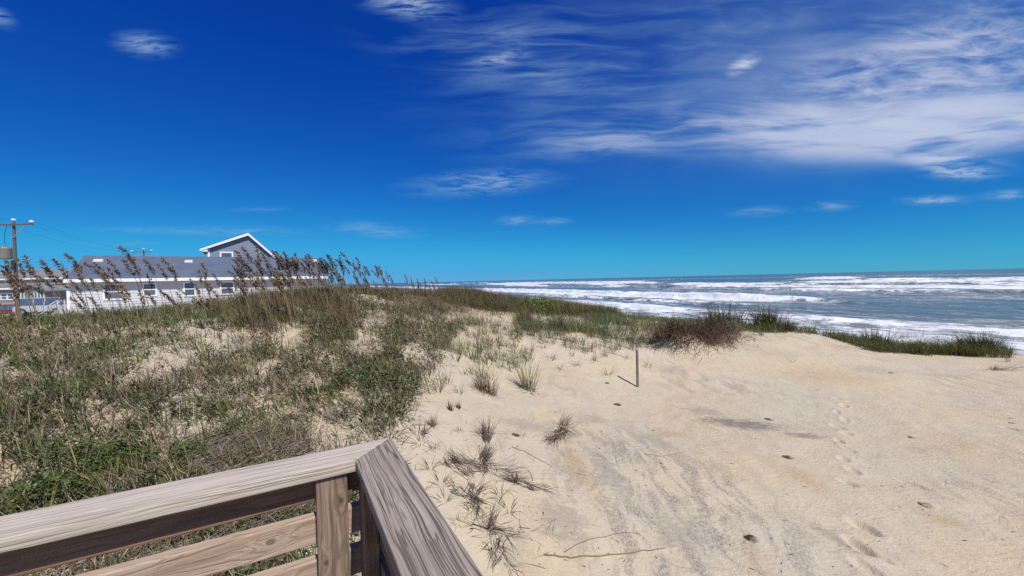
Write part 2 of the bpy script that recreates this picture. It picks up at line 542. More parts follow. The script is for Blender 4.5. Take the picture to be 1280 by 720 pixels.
def mat_tint(name, rough=0.7, trans=0.25, spec=0.25):
    m, t, p = new_mat(name)
    a = t.new('ShaderNodeAttribute', attribute_name='tint')
    t.l.new(a.outputs['Color'], p.inputs['Base Color'])
    p.inputs['Roughness'].default_value = rough
    p.inputs['Specular IOR Level'].default_value = spec
    if trans:
        tr = t.new('ShaderNodeBsdfTranslucent'); t.l.new(a.outputs['Color'], tr.inputs[0])
        mx = t.new('ShaderNodeMixShader'); mx.inputs[0].default_value = trans
        t.l.new(p.outputs[0], mx.inputs[1]); t.l.new(tr.outputs[0], mx.inputs[2])
        t.l.new(mx.outputs[0], t.n['Material Output'].inputs[0])
    return m


def mat_wood(name, light, dark, groove, seed=0.0, groove_k=0.6, ring=9.0, wander=0.05, knots=()):
    """grain along local x; knots: (x, z, radius) in the object's own space"""
    m, t, p = new_mat(name)
    tc = t.new('ShaderNodeTexCoord')
    o0 = tc.outputs['Object']
    xyz = t.new('ShaderNodeSeparateXYZ'); t.l.new(o0, xyz.inputs[0])
    push = None; core = None
    for (kx, kz, kr) in knots:
        u = t.math('MULTIPLY', t.math('SUBTRACT', xyz.outputs[0], kx), 0.42); w = t.math('SUBTRACT', xyz.outputs[2], kz)
        d = t.math('SQRT', t.math('ADD', t.math('MULTIPLY', u, u), t.math('MULTIPLY', w, w)))
        g = t.mapr(d, 0.0, kr * 3.2, kr * 2.2, 0.0)
        push = g if push is None else t.math('ADD', push, g)
        u2 = t.math('MULTIPLY', u, 1.7); d2 = t.math('SQRT', t.math('ADD', t.math('MULTIPLY', u2, u2), t.math('MULTIPLY', w, w)))
        c = t.mapr(d2, kr * .5, kr, 1, 0)
        core = c if core is None else t.math('MAXIMUM', core, c)
    o = t.mapping(o0, loc=(seed, seed * .37, seed * .21))
    if push is not None:
        cz = t.new('ShaderNodeCombineXYZ'); t.l.new(push, cz.inputs[1]); t.l.new(push, cz.inputs[2])
        ad = t.new('ShaderNodeVectorMath', operation='ADD'); t.l.new(o, ad.inputs[0]); t.l.new(cz.outputs[0], ad.inputs[1]); o = ad.outputs[0]
    wn = t.new('ShaderNodeTexNoise'); t.put(wn.inputs['Vector'], t.mapping(o, scale=(2.2, 5, 5))); wn.inputs['Scale'].default_value = 1.0; wn.inputs['Detail'].default_value = 2
    wv = t.new('ShaderNodeVectorMath', operation='MULTIPLY_ADD'); t.l.new(wn.outputs['Color'], wv.inputs[0]); wv.inputs[1].default_value = (0, wander, wander); t.l.new(o, wv.inputs[2])
    g = wv.outputs[0]
    rings = t.noise(t.mapping(g, scale=(0.5, ring * 12, ring * 12)), 1.0, 4, 0.6)
    fib = t.noise(t.mapping(g, scale=(4, 260, 260)), 1.0, 3, 0.6)
    blot = t.noise(t.mapping(o, scale=(3, 9, 9)), 1.0, 4, 0.6)
    col = t.mix(t.mapr(rings, 0.34, 0.68), light, dark)
    col = t.mix(t.mapr(fib, 0.3, 0.75, 0, 0.6), col, tuple(q * 0.55 for q in dark))
    col = t.mix(t.mapr(blot, 0.4, 0.8, 0, 0.3), col, tuple(q * 0.7 for q in light))
    # dark lines that follow the growth rings
    ln = t.math('ABSOLUTE', t.math('SUBTRACT', t.noise(t.mapping(g, loc=(3.1, 1.7, .4), scale=(0.45, ring * 4.2, ring * 4.2)), 1.0, 2, 0.45), 0.5))
    ln2 = t.math('ABSOLUTE', t.math('SUBTRACT', t.noise(t.mapping(g, loc=(9.1, 4.7, 2.4), scale=(0.7, ring * 7.5, ring * 7.5)), 1.0, 2, 0.45), 0.48))
    brk = t.mapr(t.noise(t.mapping(o, loc=(2, 8, 3), scale=(2.0, 30, 30)), 1.0, 3, 0.6), 0.30, 0.5)
    ck = t.math('MULTIPLY', t.mapr(ln, 0.0, 0.035, 1, 0), groove_k)
    ck = t.math('MAXIMUM', ck, t.math('MULTIPLY', t.mapr(ln2, 0.0, 0.03, 1, 0), groove_k * .8))
    ck = t.math('MULTIPLY', ck, brk)
    split = t.math('MULTIPLY', t.mapr(t.noise(t.mapping(g, loc=(7, 3, 1), scale=(1.6, 120, 120)), 1.0, 2, 0.5), 0.66, 0.72), groove_k)
    ck = t.math('MAXIMUM', ck, split)
    col = t.mix(ck, col, groove)
    if core is not None:
        col = t.mix(t.math('MULTIPLY', core, 0.8), col, tuple(q * 0.35 for q in dark))
    t.l.new(col, p.inputs['Base Color'])
    p.inputs['Roughness'].default_value = 0.78
    p.inputs['Specular IOR Level'].default_value = 0.25
    b = t.new('ShaderNodeBump'); b.inputs['Strength'].default_value = 0.7; b.inputs['Distance'].default_value = 0.003
    hh = t.math('SUBTRACT', t.math('MULTIPLY', fib, 0.5), t.math('MULTIPLY', ck, 1.4))
    t.l.new(hh, b.inputs['Height']); t.l.new(b.outputs[0], p.inputs['Normal'])
    return m


def mat_sea():
    m, t, p = new_mat('sea_water')
    tc = t.new('ShaderNodeTexCoord'); o = tc.outputs['Object']
    st = t.mapping(o, rot=(0, 0, -math.atan2(SN, CS)))          # x = offshore, y = along shore
    fo = t.new('ShaderNodeAttribute', attribute_name='foam')
    lac = t.new('ShaderNodeAttribute', attribute_name='lace')
    wn = t.new('ShaderNodeTexNoise'); t.put(wn.inputs['Vector'], st); wn.inputs['Scale'].default_value = 0.12; wn.inputs['Detail'].default_value = 4
    wv = t.new('ShaderNodeVectorMath', operation='MULTIPLY_ADD'); t.l.new(wn.outputs['Color'], wv.inputs[0]); wv.inputs[1].default_value = (10, 10, 0); t.l.new(st, wv.inputs[2])
    n1 = t.noise(t.mapping(wv.outputs[0], scale=(0.33, 0.12, 0)), 1.0, 6, 0.66)
    n2 = t.noise(t.mapping(wv.outputs[0], scale=(1.1, 0.5, 0)), 1.0, 5, 0.7)
    nn = t.math('ADD', t.math('MULTIPLY', n1, 0.6), t.math('MULTIPLY', n2, 0.4))
    thick = t.mapr(t.math('ADD', fo.outputs['Fac'], t.math('MULTIPLY', t.math('SUBTRACT', nn, 0.5), 2.4)), 0.34, 0.78)
    # lace: thin veins of old foam
    rid = t.math('ABSOLUTE', t.math('SUBTRACT', t.noise(t.mapping(wv.outputs[0], scale=(0.16, 0.035, 0)), 1.0, 5, 0.62), 0.5))
    vein = t.math('MULTIPLY', t.mapr(rid, 0.0, 0.055, 1, 0), t.mapr(n2, 0.35, 0.6))
    vein = t.math('MULTIPLY', vein, lac.outputs['Fac'])
    foam = t.math('MAXIMUM', thick, vein)
    bn = t.noise(t.mapping(st, scale=(0.02, 0.006, 0)), 1.0, 4, 0.6)
    body = t.mix(t.mapr(bn, 0.35, 0.65), (0.060, 0.10, 0.105), (0.105, 0.12, 0.10))
    wt = t.mix(t.mapr(nn, 0.36, 0.62), (0.45, 0.49, 0.53), (0.82, 0.84, 0.85))
    col = t.mix(foam, body, wt)
    t.l.new(col, p.inputs['Base Color'])
    t.l.new(t.mapr(foam, 0, 1, 0.22, 0.9, False), p.inputs['Roughness'])
    t.l.new(t.mapr(foam, 0, 1, 0.5, 0.1, False), p.inputs['Specular IOR Level'])
    p.inputs['IOR'].default_value = 1.33
    b = t.new('ShaderNodeBump'); b.inputs['Strength'].default_value = 0.9; b.inputs['Distance'].default_value = 0.5
    w1 = t.noise(t.mapping(st, scale=(0.42, 0.16, 0)), 1.0, 6, 0.62)
    t.l.new(t.math('ADD', w1, t.math('MULTIPLY', t.math('MULTIPLY', n2, foam), 0.5)), b.inputs['Height'])
    t.l.new(b.outputs[0], p.inputs['Normal'])
    return m


def mat_siding(name, col, pitch=0.2):
    return plain(name, col, 0.55, 0, 0.06, 1.5)


def mat_shingle(name, col):
    m, t, p = new_mat(name)
    tc = t.new('ShaderNodeTexCoord'); o = tc.outputs['Object']
    br = t.new('ShaderNodeTexBrick'); t.put(br.inputs['Vector'], o)
    br.inputs['Scale'].default_value = 1.0; br.inputs['Brick Width'].default_value = 0.33; br.inputs['Row Height'].default_value = 0.14
    br.inputs['Mortar Size'].default_value = 0.008; br.inputs['Mortar Smooth'].default_value = 0.3
    br.inputs['Color1'].default_value = (*col, 1); br.inputs['Color2'].default_value = (*[q * 0.75 for q in col], 1); br.inputs['Mortar'].default_value = (*[q * 0.5 for q in col], 1)
    n = t.noise(o, 0.7, 5, 0.65)
    c = t.mix(t.mapr(n, 0.3, 0.7, 0, 0.4), br.outputs['Color'], tuple(min(1, q * 1.5) for q in col))
    t.l.new(c, p.inputs['Base Color']); p.inputs['Roughness'].default_value = 0.85
    return m


def mat_glass(name, col=(0.05, 0.08, 0.12)):
    m, t, p = new_mat(name)
    tc = t.new('ShaderNodeTexCoord')
    c = t.mix(t.noise(tc.outputs['Object'], 1.2, 3), col, tuple(q * 2.0 for q in col))
    t.l.new(c, p.inputs['Base Color'])
    p.inputs['Roughness'].default_value = 0.08
    p.inputs['Specular IOR Level'].default_value = 0.8
    return m


M = {}
M['sand'] = mat_sand()
M['sea'] = mat_sea()
M['grass'] = mat_tint('grass_blades', 0.6, 0.25)
M['dead'] = mat_tint('dead_grass_blades', 0.85, 0.12, 0.1)
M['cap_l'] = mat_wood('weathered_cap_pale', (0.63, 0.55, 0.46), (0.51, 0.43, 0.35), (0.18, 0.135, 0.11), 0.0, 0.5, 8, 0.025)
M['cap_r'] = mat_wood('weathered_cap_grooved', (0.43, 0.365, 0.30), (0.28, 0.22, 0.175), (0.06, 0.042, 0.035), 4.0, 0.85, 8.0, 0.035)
M['board'] = mat_wood('rail_board', (0.52, 0.41, 0.31), (0.40, 0.285, 0.205), (0.20, 0.13, 0.085), 8.0, 0.45, 3.2, 0.10, ((.30, .05, .013), (.62, .02, .012), (1.2, .06, .012)))
M['postw'] = mat_wood('rail_post_wood', (0.37, 0.275, 0.205), (0.25, 0.175, 0.125), (0.06, 0.04, 0.03), 13.0, 0.6, 3.2, 0.08, ((.085, .02, .009), (.27, .07, .008), (.6, .04, .01)))
M['darkw'] = mat_wood('rail_shaded_wood', (0.32, 0.20, 0.125), (0.21, 0.125, 0.075), (0.06, 0.04, 0.03), 17.0, 0.4, 5, 0.06)  # darker copy of the rail wood: shade below the caps painted into its colour

# ------------------------------------------------------------------ ground and sea
xs = grid_lines(-2.0, 7.0, 0.015, -6000, 400, 1.035)
ys = grid_lines(2.4, 7.6, 0.015, -3000, 9000, 1.035)
ys = ys[(ys > -3100)]
ground = link('ground', sheet('ground', xs, ys, H), M['sand'])
tag(ground, 'pale tan dune sand with dark mineral streaks, footprints and crab holes', kind='structure')

# breakers: offshore distance, height, front/back width, foam reach front/back, along-shore span, wander
BREAK = [(74, .35, 2.5, 6, 12, 4, (-60, 900), 7, .7), (92, .5, 2.5, 7, 6, 2, (60, 300), 8, .65), (114, 1.6, 2.2, 8, 14, 3, (62, 1200), 10, 1.15),
         (140, .4, 3, 9, 4, 2, (90, 300), 12, .3), (186, .9, 3, 10, 6, 3, (10, 130), 9, .65), (228, 1.2, 3, 12, 8, 3, (-50, 500), 18, .95), (285, 1.5, 3.5, 14, 9, 4, (-80, 1500), 22, 1.0), (212, .4, 3, 10, 26, 8, (-80, 200), 15, .34),
         (352, 1.5, 3.5, 16, 9, 4, (40, 900), 28, .9), (430, 1.8, 4, 18, 9, 5, (-100, 200), 30, .9), (470, 1.8, 4, 18, 8, 4, (420, 2500), 34, .9), (525, 3.0, 4, 20, 10, 6, (240, 300), 10, 1.2), (800, 1.6, 5, 22, 6, 5, (-100, 2500), 40, .45)]


def sea_fields(s, t):
    h = 0.16 * (fbm(s * 0.11, t * 0.035, 4, 1) - 0.5) * 2 + 0.5 * (fbm(s * 0.022, t * 0.005, 3, 8) - 0.5) * sstep(90, 200, s)
    foam = np.zeros(s.shape); lace = np.zeros(s.shape)
    for k, (s0, amp, wf, wb, ff, fb, (t0, t1), wa, st) in enumerate(BREAK):
        sc = s0 + wa * (fbm(t * 0.006, t * 0 + k * 3.3, 4, 20 + k) - 0.5) * 2.2 + 1.4 * (fbm(t * 0.08, t * 0 + k, 2, 50 + k) - 0.5)
        al = sstep(t0 - 25, t0 + 25, t) * (1 - sstep(t1 - 25, t1 + 40, t))
        seg = sstep(0.30, 0.55, fbm(t * 0.011, t * 0 + k * 7.7, 3, 70 + k)) if st < 1.1 else 1.0
        d = s - sc                                   # negative = shoreward
        prof = np.where(d < 0, np.exp(-(d / wf) ** 2), np.exp(-(d / wb) ** 2))
        h = h + amp * al * (0.5 + 0.5 * seg) * prof
        vari = 0.55 + 0.9 * fbm(s * 0.03, t * 0.012, 3, 90 + k)
        reach = np.where(d < 0, ff * vari, fb * vari)
        f = np.exp(-(np.abs(d) / reach) ** 2.2) * al * (0.12 + 0.88 * seg) * st
        foam = np.maximum(foam, f)
        lace = np.maximum(lace, np.exp(-((d + ff) / (ff * 2.2 + 8)) ** 2) * al)
    sw = (1 - sstep(70, 84, s + 9 * (fbm(t * 0.02, t * 0, 3, 33) - 0.5)))
    foam = np.maximum(foam, sw * (0.05 + 0.95 * fbm(s * 0.12, t * 0.035, 3, 35)))
    foam = foam + 0.3 * sstep(0.66, 0.76, fbm(s * 0.045, t * 0.012, 4, 44)) * (1 - sstep(300, 700, s))
    chaos = foam * (fbm(s * 0.35, t * 0.22, 3, 61) - 0.4) * 0.8
    return h + chaos, np.clip(foam, 0, 1.2), np.clip(lace, 0, 1)


def build_sea():
    ss = grid_lines(42, 300, 0.6, 41, 30000, 1.022)
    tt = grid_lines(-40, 420, 1.3, -3000, 45000, 1.03)
    S, T = np.meshgrid(ss, tt, indexing='xy'); S = S.ravel(); T = T.ravel()
    h, foam, lace = sea_fields(S, T)
    h = h * (1 - sstep(2500, 6000, np.hypot(S, T))) * sstep(44, 62, S)
    X = CS * S - SN * T; Y = SN * S + CS * T
    nx, ny = len(ss), len(tt)
    i = np.arange(nx * ny).reshape(ny, nx)
    q = np.stack([i[:-1, :-1], i[:-1, 1:], i[1:, 1:], i[1:, :-1]], -1).reshape(-1, 4)
    me = np_mesh('sea', np.column_stack([X, Y, h]), [q], smooth=True)
    for nm, a in (('foam', foam), ('lace', lace)):
        at_ = me.attributes.new(nm, 'FLOAT', 'POINT'); at_.data.foreach_set('value', a.astype(np.float32))
    o = link('sea', me, M['sea'])
    tag(o, 'grey blue ocean with rows of white breaking surf', kind='structure')


build_sea()

# ------------------------------------------------------------------ solid shapes
def bm_new(): return bmesh.new()


def hexa(bm, c8):
    v = [bm.verts.new(c) for c in c8]     # bottom 0-3 ccw, top 4-7
    for f in ((3, 2, 1, 0), (4, 5, 6, 7), (0, 1, 5, 4), (1, 2, 6, 5), (2, 3, 7, 6), (3, 0, 4, 7)):
        bm.faces.new([v[i] for i in f])


def box(bm, x0, x1, y0, y1, z0, z1):
    hexa(bm, [(x0, y0, z0), (x1, y0, z0), (x1, y1, z0), (x0, y1, z0), (x0, y0, z1), (x1, y0, z1), (x1, y1, z1), (x0, y1, z1)])


def tube(bm, pts, rad, n=6):
    pts = [Vector(p) for p in pts]
    if not hasattr(rad, '__len__'): rad = [rad] * len(pts)
    rings = []
    for i, p in enumerate(pts):
        d = (pts[min(i + 1, len(pts) - 1)] - pts[max(i - 1, 0)]).normalized()
        a = d.orthogonal().normalized() if not rings else (prev - d * prev.dot(d)).normalized()
        prev = a; b = d.cross(a)
        rings.append([bm.verts.new(p + (a * math.cos(6.28318 * k / n) + b * math.sin(6.28318 * k / n)) * rad[i]) for k in range(n)])
    for r0, r1 in zip(rings, rings[1:]):
        for k in range(n):
            bm.faces.new((r0[k], r0[(k + 1) % n], r1[(k + 1) % n], r1[k]))
    bm.faces.new(rings[0][::-1]); bm.faces.new(rings[-1])


def done(name, bm, mat, parent=None, bevel=0.0, seg=2, smooth=False):
    bmesh.ops.recalc_face_normals(bm, faces=bm.faces[:])
    if bevel:
        bmesh.ops.bevel(bm, geom=bm.edges[:], offset=bevel, segments=seg, profile=0.6, affect='EDGES')
    me = bpy.data.meshes.new(name)
    bm.to_mesh(me); bm.free()
    if smooth:
        me.polygons.foreach_set('use_smooth', np.ones(len(me.polygons), bool))
    return link(name, me, mat, parent)


# ------------------------------------------------------------------ deck railing
def build_railing():
    T = Vector((-0.464, 1.505, EYE - 0.57))                    # outer top corner of the cap
    az = R(-118.8)
    dl = Vector((math.sin(az), math.cos(az), 0))                # along the left rail
    dr = Vector((-dl.y, dl.x, 0))                               # along the right rail, towards the viewer
    if dr.y > 0: dr = -dr
    root = empty('deck_railing', (T.x, T.y, EYE - 1.64), 'weathered grey wooden deck railing with mitred cap in the near corner', 'railing')
    ml = Matrix((dl.to_4d(), dr.to_4d(), (0, 0, 1, 0), (0, 0, 0, 1))).transposed(); ml[3] = (0, 0, 0, 1)
    mr = Matrix((dr.to_4d(), (dl * 1).to_4d(), (0, 0, 1, 0), (0, 0, 0, 1))).transposed(); mr[3] = (0, 0, 0, 1)
    for q in (ml, mr):
        for i in range(3): q[i][3] = T[i]
    inv = Matrix.Translation(-Vector(root.location))

    def put(name, m4, mat, shape, bev=0.004, rot=None):
        bm = bm_new(); shape(bm)
        o = done(name, bm, mat, root, bev)
        o.matrix_world = m4 if rot is None else m4 @ rot
        o.matrix_parent_inverse = Matrix.Identity(4)
        o.matrix_basis = inv @ (m4 if rot is None else m4 @ rot)
        return o
    CW, CT = 0.14, 0.038
    # local axes of a side: x along the rail from the corner, y inwards, z up; z = 0 is the top of the cap
    put('cap_board', ml, M['cap_l'], lambda b: hexa(b, [(0.0012, .0, -CT), (3.2, 0, -CT), (3.2, CW, -CT), (CW + .0012, CW, -CT), (.0012, 0, 0), (3.2, 0, 0), (3.2, CW, 0), (CW + .0012, CW, 0)]), 0.005)
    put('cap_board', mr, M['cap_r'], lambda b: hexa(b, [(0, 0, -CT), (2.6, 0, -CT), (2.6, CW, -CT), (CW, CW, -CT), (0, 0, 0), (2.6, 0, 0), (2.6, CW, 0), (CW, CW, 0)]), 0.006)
    zt = -CT - 0.002
    yb0, yb1 = 0.043, 0.081                                     # the boards' depth under the cap
    turn = Matrix.Rotation(R(90), 4, 'Y')                       # posts: grain (local x) runs down
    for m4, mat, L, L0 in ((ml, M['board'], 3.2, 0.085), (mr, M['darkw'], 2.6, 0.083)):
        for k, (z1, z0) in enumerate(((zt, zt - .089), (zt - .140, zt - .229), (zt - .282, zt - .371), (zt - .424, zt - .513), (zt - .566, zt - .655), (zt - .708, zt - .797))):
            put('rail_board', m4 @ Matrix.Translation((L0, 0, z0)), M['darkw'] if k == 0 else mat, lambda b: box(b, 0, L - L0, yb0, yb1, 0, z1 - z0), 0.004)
    PW, PT, PH = 0.092, 0.045, 1.06
    def post(m4, x, y0, mat):
        put('post', m4 @ Matrix.Translation((x, y0, zt)), mat, lambda b: box(b, 0, PH, 0, PT, 0, PW), 0.004, turn)
    # a post's local x (turned) points down; its local z spans along the rail
    for x in (0.165, 1.72, 3.1):
        post(ml, x, 0.083, M['postw'])
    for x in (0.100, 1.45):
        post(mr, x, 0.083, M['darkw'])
    # the deck the viewer stands on
    c = T + dl * 0.1 + dr * 0.1
    bm = bm_new()
    k = 0
    y = 0.05
    while y < 2.55:
        box(bm, 0.05, 3.15, y, y + 0.135, -0.04, 0); y += 0.142
    o = done('deck_floor', bm, M['postw'], None, 0.003)
    o.matrix_world = ml @ Matrix.Translation((0, 0, -1.07))
    tag(o, 'weathered plank deck floor behind the railing', kind='structure')


build_railing()

# ------------------------------------------------------------------ blades of grass
def blade_mesh(base, az, L, th0, bend, width, tint, seg=3, curl=0.0):
    """arrays over n blades -> verts, faces, colours"""
    n = len(az)
    dirx = np.sin(az); diry = np.cos(az)
    side = np.column_stack([np.cos(az), -np.sin(az), np.zeros(n)])
    tw = RNG.normal(0, .35, n)
    side[:, 2] = tw; side /= np.linalg.norm(side, axis=1)[:, None]
    pos = np.array(base, float).copy()
    V = []; 
    w0 = np.asarray(width, float)
    for k in range(seg + 1):
        f = k / seg
        w = w0 * (1 - f ** 1.6) * (0.75 + 0.5 * math.sin(math.pi * min(1, f * 1.3)))
        if k < seg:
            V.append(pos - side * w[:, None] / 2); V.append(pos + side * w[:, None] / 2)
        else:
            V.append(pos.copy())
        th = th0 + bend * (f + .5 / seg)
        st = L / seg
        ac = az + curl * f
        pos = pos + np.column_stack([np.sin(ac) * np.sin(th) * st, np.cos(ac) * np.sin(th) * st, np.cos(th) * st])
    nv = 2 * seg + 1
    VV = np.stack(V, 1).reshape(-1, 3)
    b = (np.arange(n) * nv)[:, None]
    quads = np.concatenate([b + np.array([[2 * k, 2 * k + 1, 2 * k + 3, 2 * k + 2]]) for k in range(seg - 1)], 0)
    tris = b + np.array([[2 * seg - 2, 2 * seg - 1, 2 * seg]])
    C = np.repeat(np.asarray(tint, float), nv, axis=0)
    return VV, [quads, tris], C


class Blades:
    def __init__(s): s.V = []; s.F4 = []; s.F3 = []; s.C = []; s.n = 0

    def add(s, V, F, C):
        for f in F:
            (s.F4 if f.shape[1] == 4 else s.F3).append(f + s.n)
        s.V.append(V); s.C.append(C); s.n += len(V)

    def build(s, name, mat, parent=None, origin=None):
        V = np.concatenate(s.V); C = np.concatenate(s.C)
        if origin is not None: V = V - np.array(origin)
        faces = []
        if s.F4: faces.append(np.concatenate(s.F4))
        if s.F3: faces.append(np.concatenate(s.F3))
        o = link(name, np_mesh(name, V, faces, C), mat, parent, origin)
        return o


def pick(cols, n, jit=0.25):
    c = np.array(cols)[RNG.integers(0, len(cols), n)]
    return c * (1 + RNG.uniform(-jit, jit, (n, 1))) * (1 + RNG.uniform(-.08, .08, (n, 3)))


GREEN = [(.09, .118, .035), (.12, .145, .045), (.065, .085, .03), (.155, .165, .06), (.105, .125, .055)]
BLUEG = [(.10, .14, .085), (.12, .15, .09), (.085, .12, .075)]
YELLOW = [(.26, .21, .075), (.20, .17, .06), (.15, .14, .05), (.30, .25, .11)]
BROWN = [(.12, .08, .045), (.16, .105, .06), (.09, .06, .04), (.20, .14, .08)]
STRAW = [(.44, .345, .23), (.36, .285, .205), (.28, .22, .17), (.50, .41, .29)]
GREY = [(.27, .22, .185), (.36, .30, .25), (.19, .155, .13), (.12, .095, .078)]
WIND = R(-75)                   # blades lean this way (towards the left of the picture)


def ground_pts(n, x0, x1, y0, y1):
    x = RNG.uniform(x0, x1, n); y = RNG.uniform(y0, y1, n)
    return x, y


def scatter_poly(n, poly, x0, x1, y0, y1, far=6.0):
    """points on the ground that lie inside an outlined area"""
    x = RNG.uniform(x0, x1, n); y = RNG.uniform(y0, y1, n)
    z = H(x, y, False)
    px, py = proj(np.column_stack([x, y, z]))
    k = in_poly(px, py, poly)
    return x[k], y[k], px[k], py[k]


BARE = [(240, 540, 24, 12), (330, 505, 22, 12), (120, 500, 26, 12), (60, 545, 26, 12), (390, 480, 20, 12), (180, 460, 24, 10), (420, 455, 16, 12), (275, 430, 45, 20), (205, 447, 40, 22), (20, 592, 34, 22), (70, 600, 40, 18), (462, 432, 26, 30), (365, 428, 26, 24), (230, 505, 30, 14), (100, 555, 40, 12), (330, 470, 20, 10),
        (440, 500, 30, 14), (20, 470, 26, 12), (150, 520, 30, 14), (520, 440, 22, 18), (300, 560, 26, 14), (590, 398, 40, 12), (470, 405, 20, 10), (410, 540, 26, 12)]


def bare_mask(px, py):
    m = np.zeros(px.shape)
    for (cx, cy, rx, ry) in BARE:
        m = np.maximum(m, np.exp(-(((px - cx) / rx) ** 2 + ((py - cy) / ry) ** 2) ** 1.5))
    return m


def tufts(bl, x, y, per, L, lean, bend, width, cols, spread=.05, wind=0.35, jl=.35, seg=3):
    """many tufts: `per` blades each"""
    n = len(x) * per
    bx = np.repeat(x, per); by = np.repeat(y, per)
    sp = np.repeat(RNG.uniform(.4, 1.3, len(x)), per) * spread
    a = RNG.uniform(0, 6.283, n); r = np.sqrt(RNG.random(n)) * sp
    bx = bx + r * np.sin(a); by = by + r * np.cos(a)
    bz = H(bx, by, False) - 0.015
    az = np.where(RNG.random(n) < wind, WIND + RNG.normal(0, .5, n), a + RNG.normal(0, .5, n))
    LL = np.repeat(RNG.uniform(.7, 1.3, len(x)), per) * L * RNG.uniform(1 - jl, 1 + jl, n)
    th = np.abs(RNG.normal(lean, lean * .5, n)); be = RNG.uniform(.3, 1.4, n) * bend
    w = width * RNG.uniform(.6, 1.4, n)
    # tufts share a tone
    tone = np.repeat(RNG.uniform(.75, 1.3, len(x)), per)[:, None]
    bl.add(*blade_mesh(np.column_stack([bx, by, bz]), az, LL, th, be, w, pick(cols, n) * tone, seg))


def leaves(bl, x, y, z, size, cols):
    n = len(x)
    a = RNG.uniform(0, 6.283, n); tl = RNG.normal(0, .5, (n, 2))
    s = size * RNG.uniform(.6, 1.4, n)
    e1 = np.column_stack([np.cos(a), np.sin(a), tl[:, 0]]); e2 = np.column_stack([-np.sin(a), np.cos(a), tl[:, 1]]) * .62
    c = np.column_stack([x, y, z])
    P = [c + (e1 * p + e2 * q) * s[:, None] for p, q in ((-1, 0), (-.3, -.8), (.5, -.7), (1, 0), (.5, .7), (-.3, .8))]
    V = np.stack(P, 1).reshape(-1, 3)
    f = (np.arange(n) * 6)[:, None] + np.arange(6)[None]
    quads = np.concatenate([f[:, [0, 1, 2, 3]], f[:, [0, 3, 4, 5]]])
    bl.add(V, [quads], np.repeat(pick(cols, n), 6, axis=0))


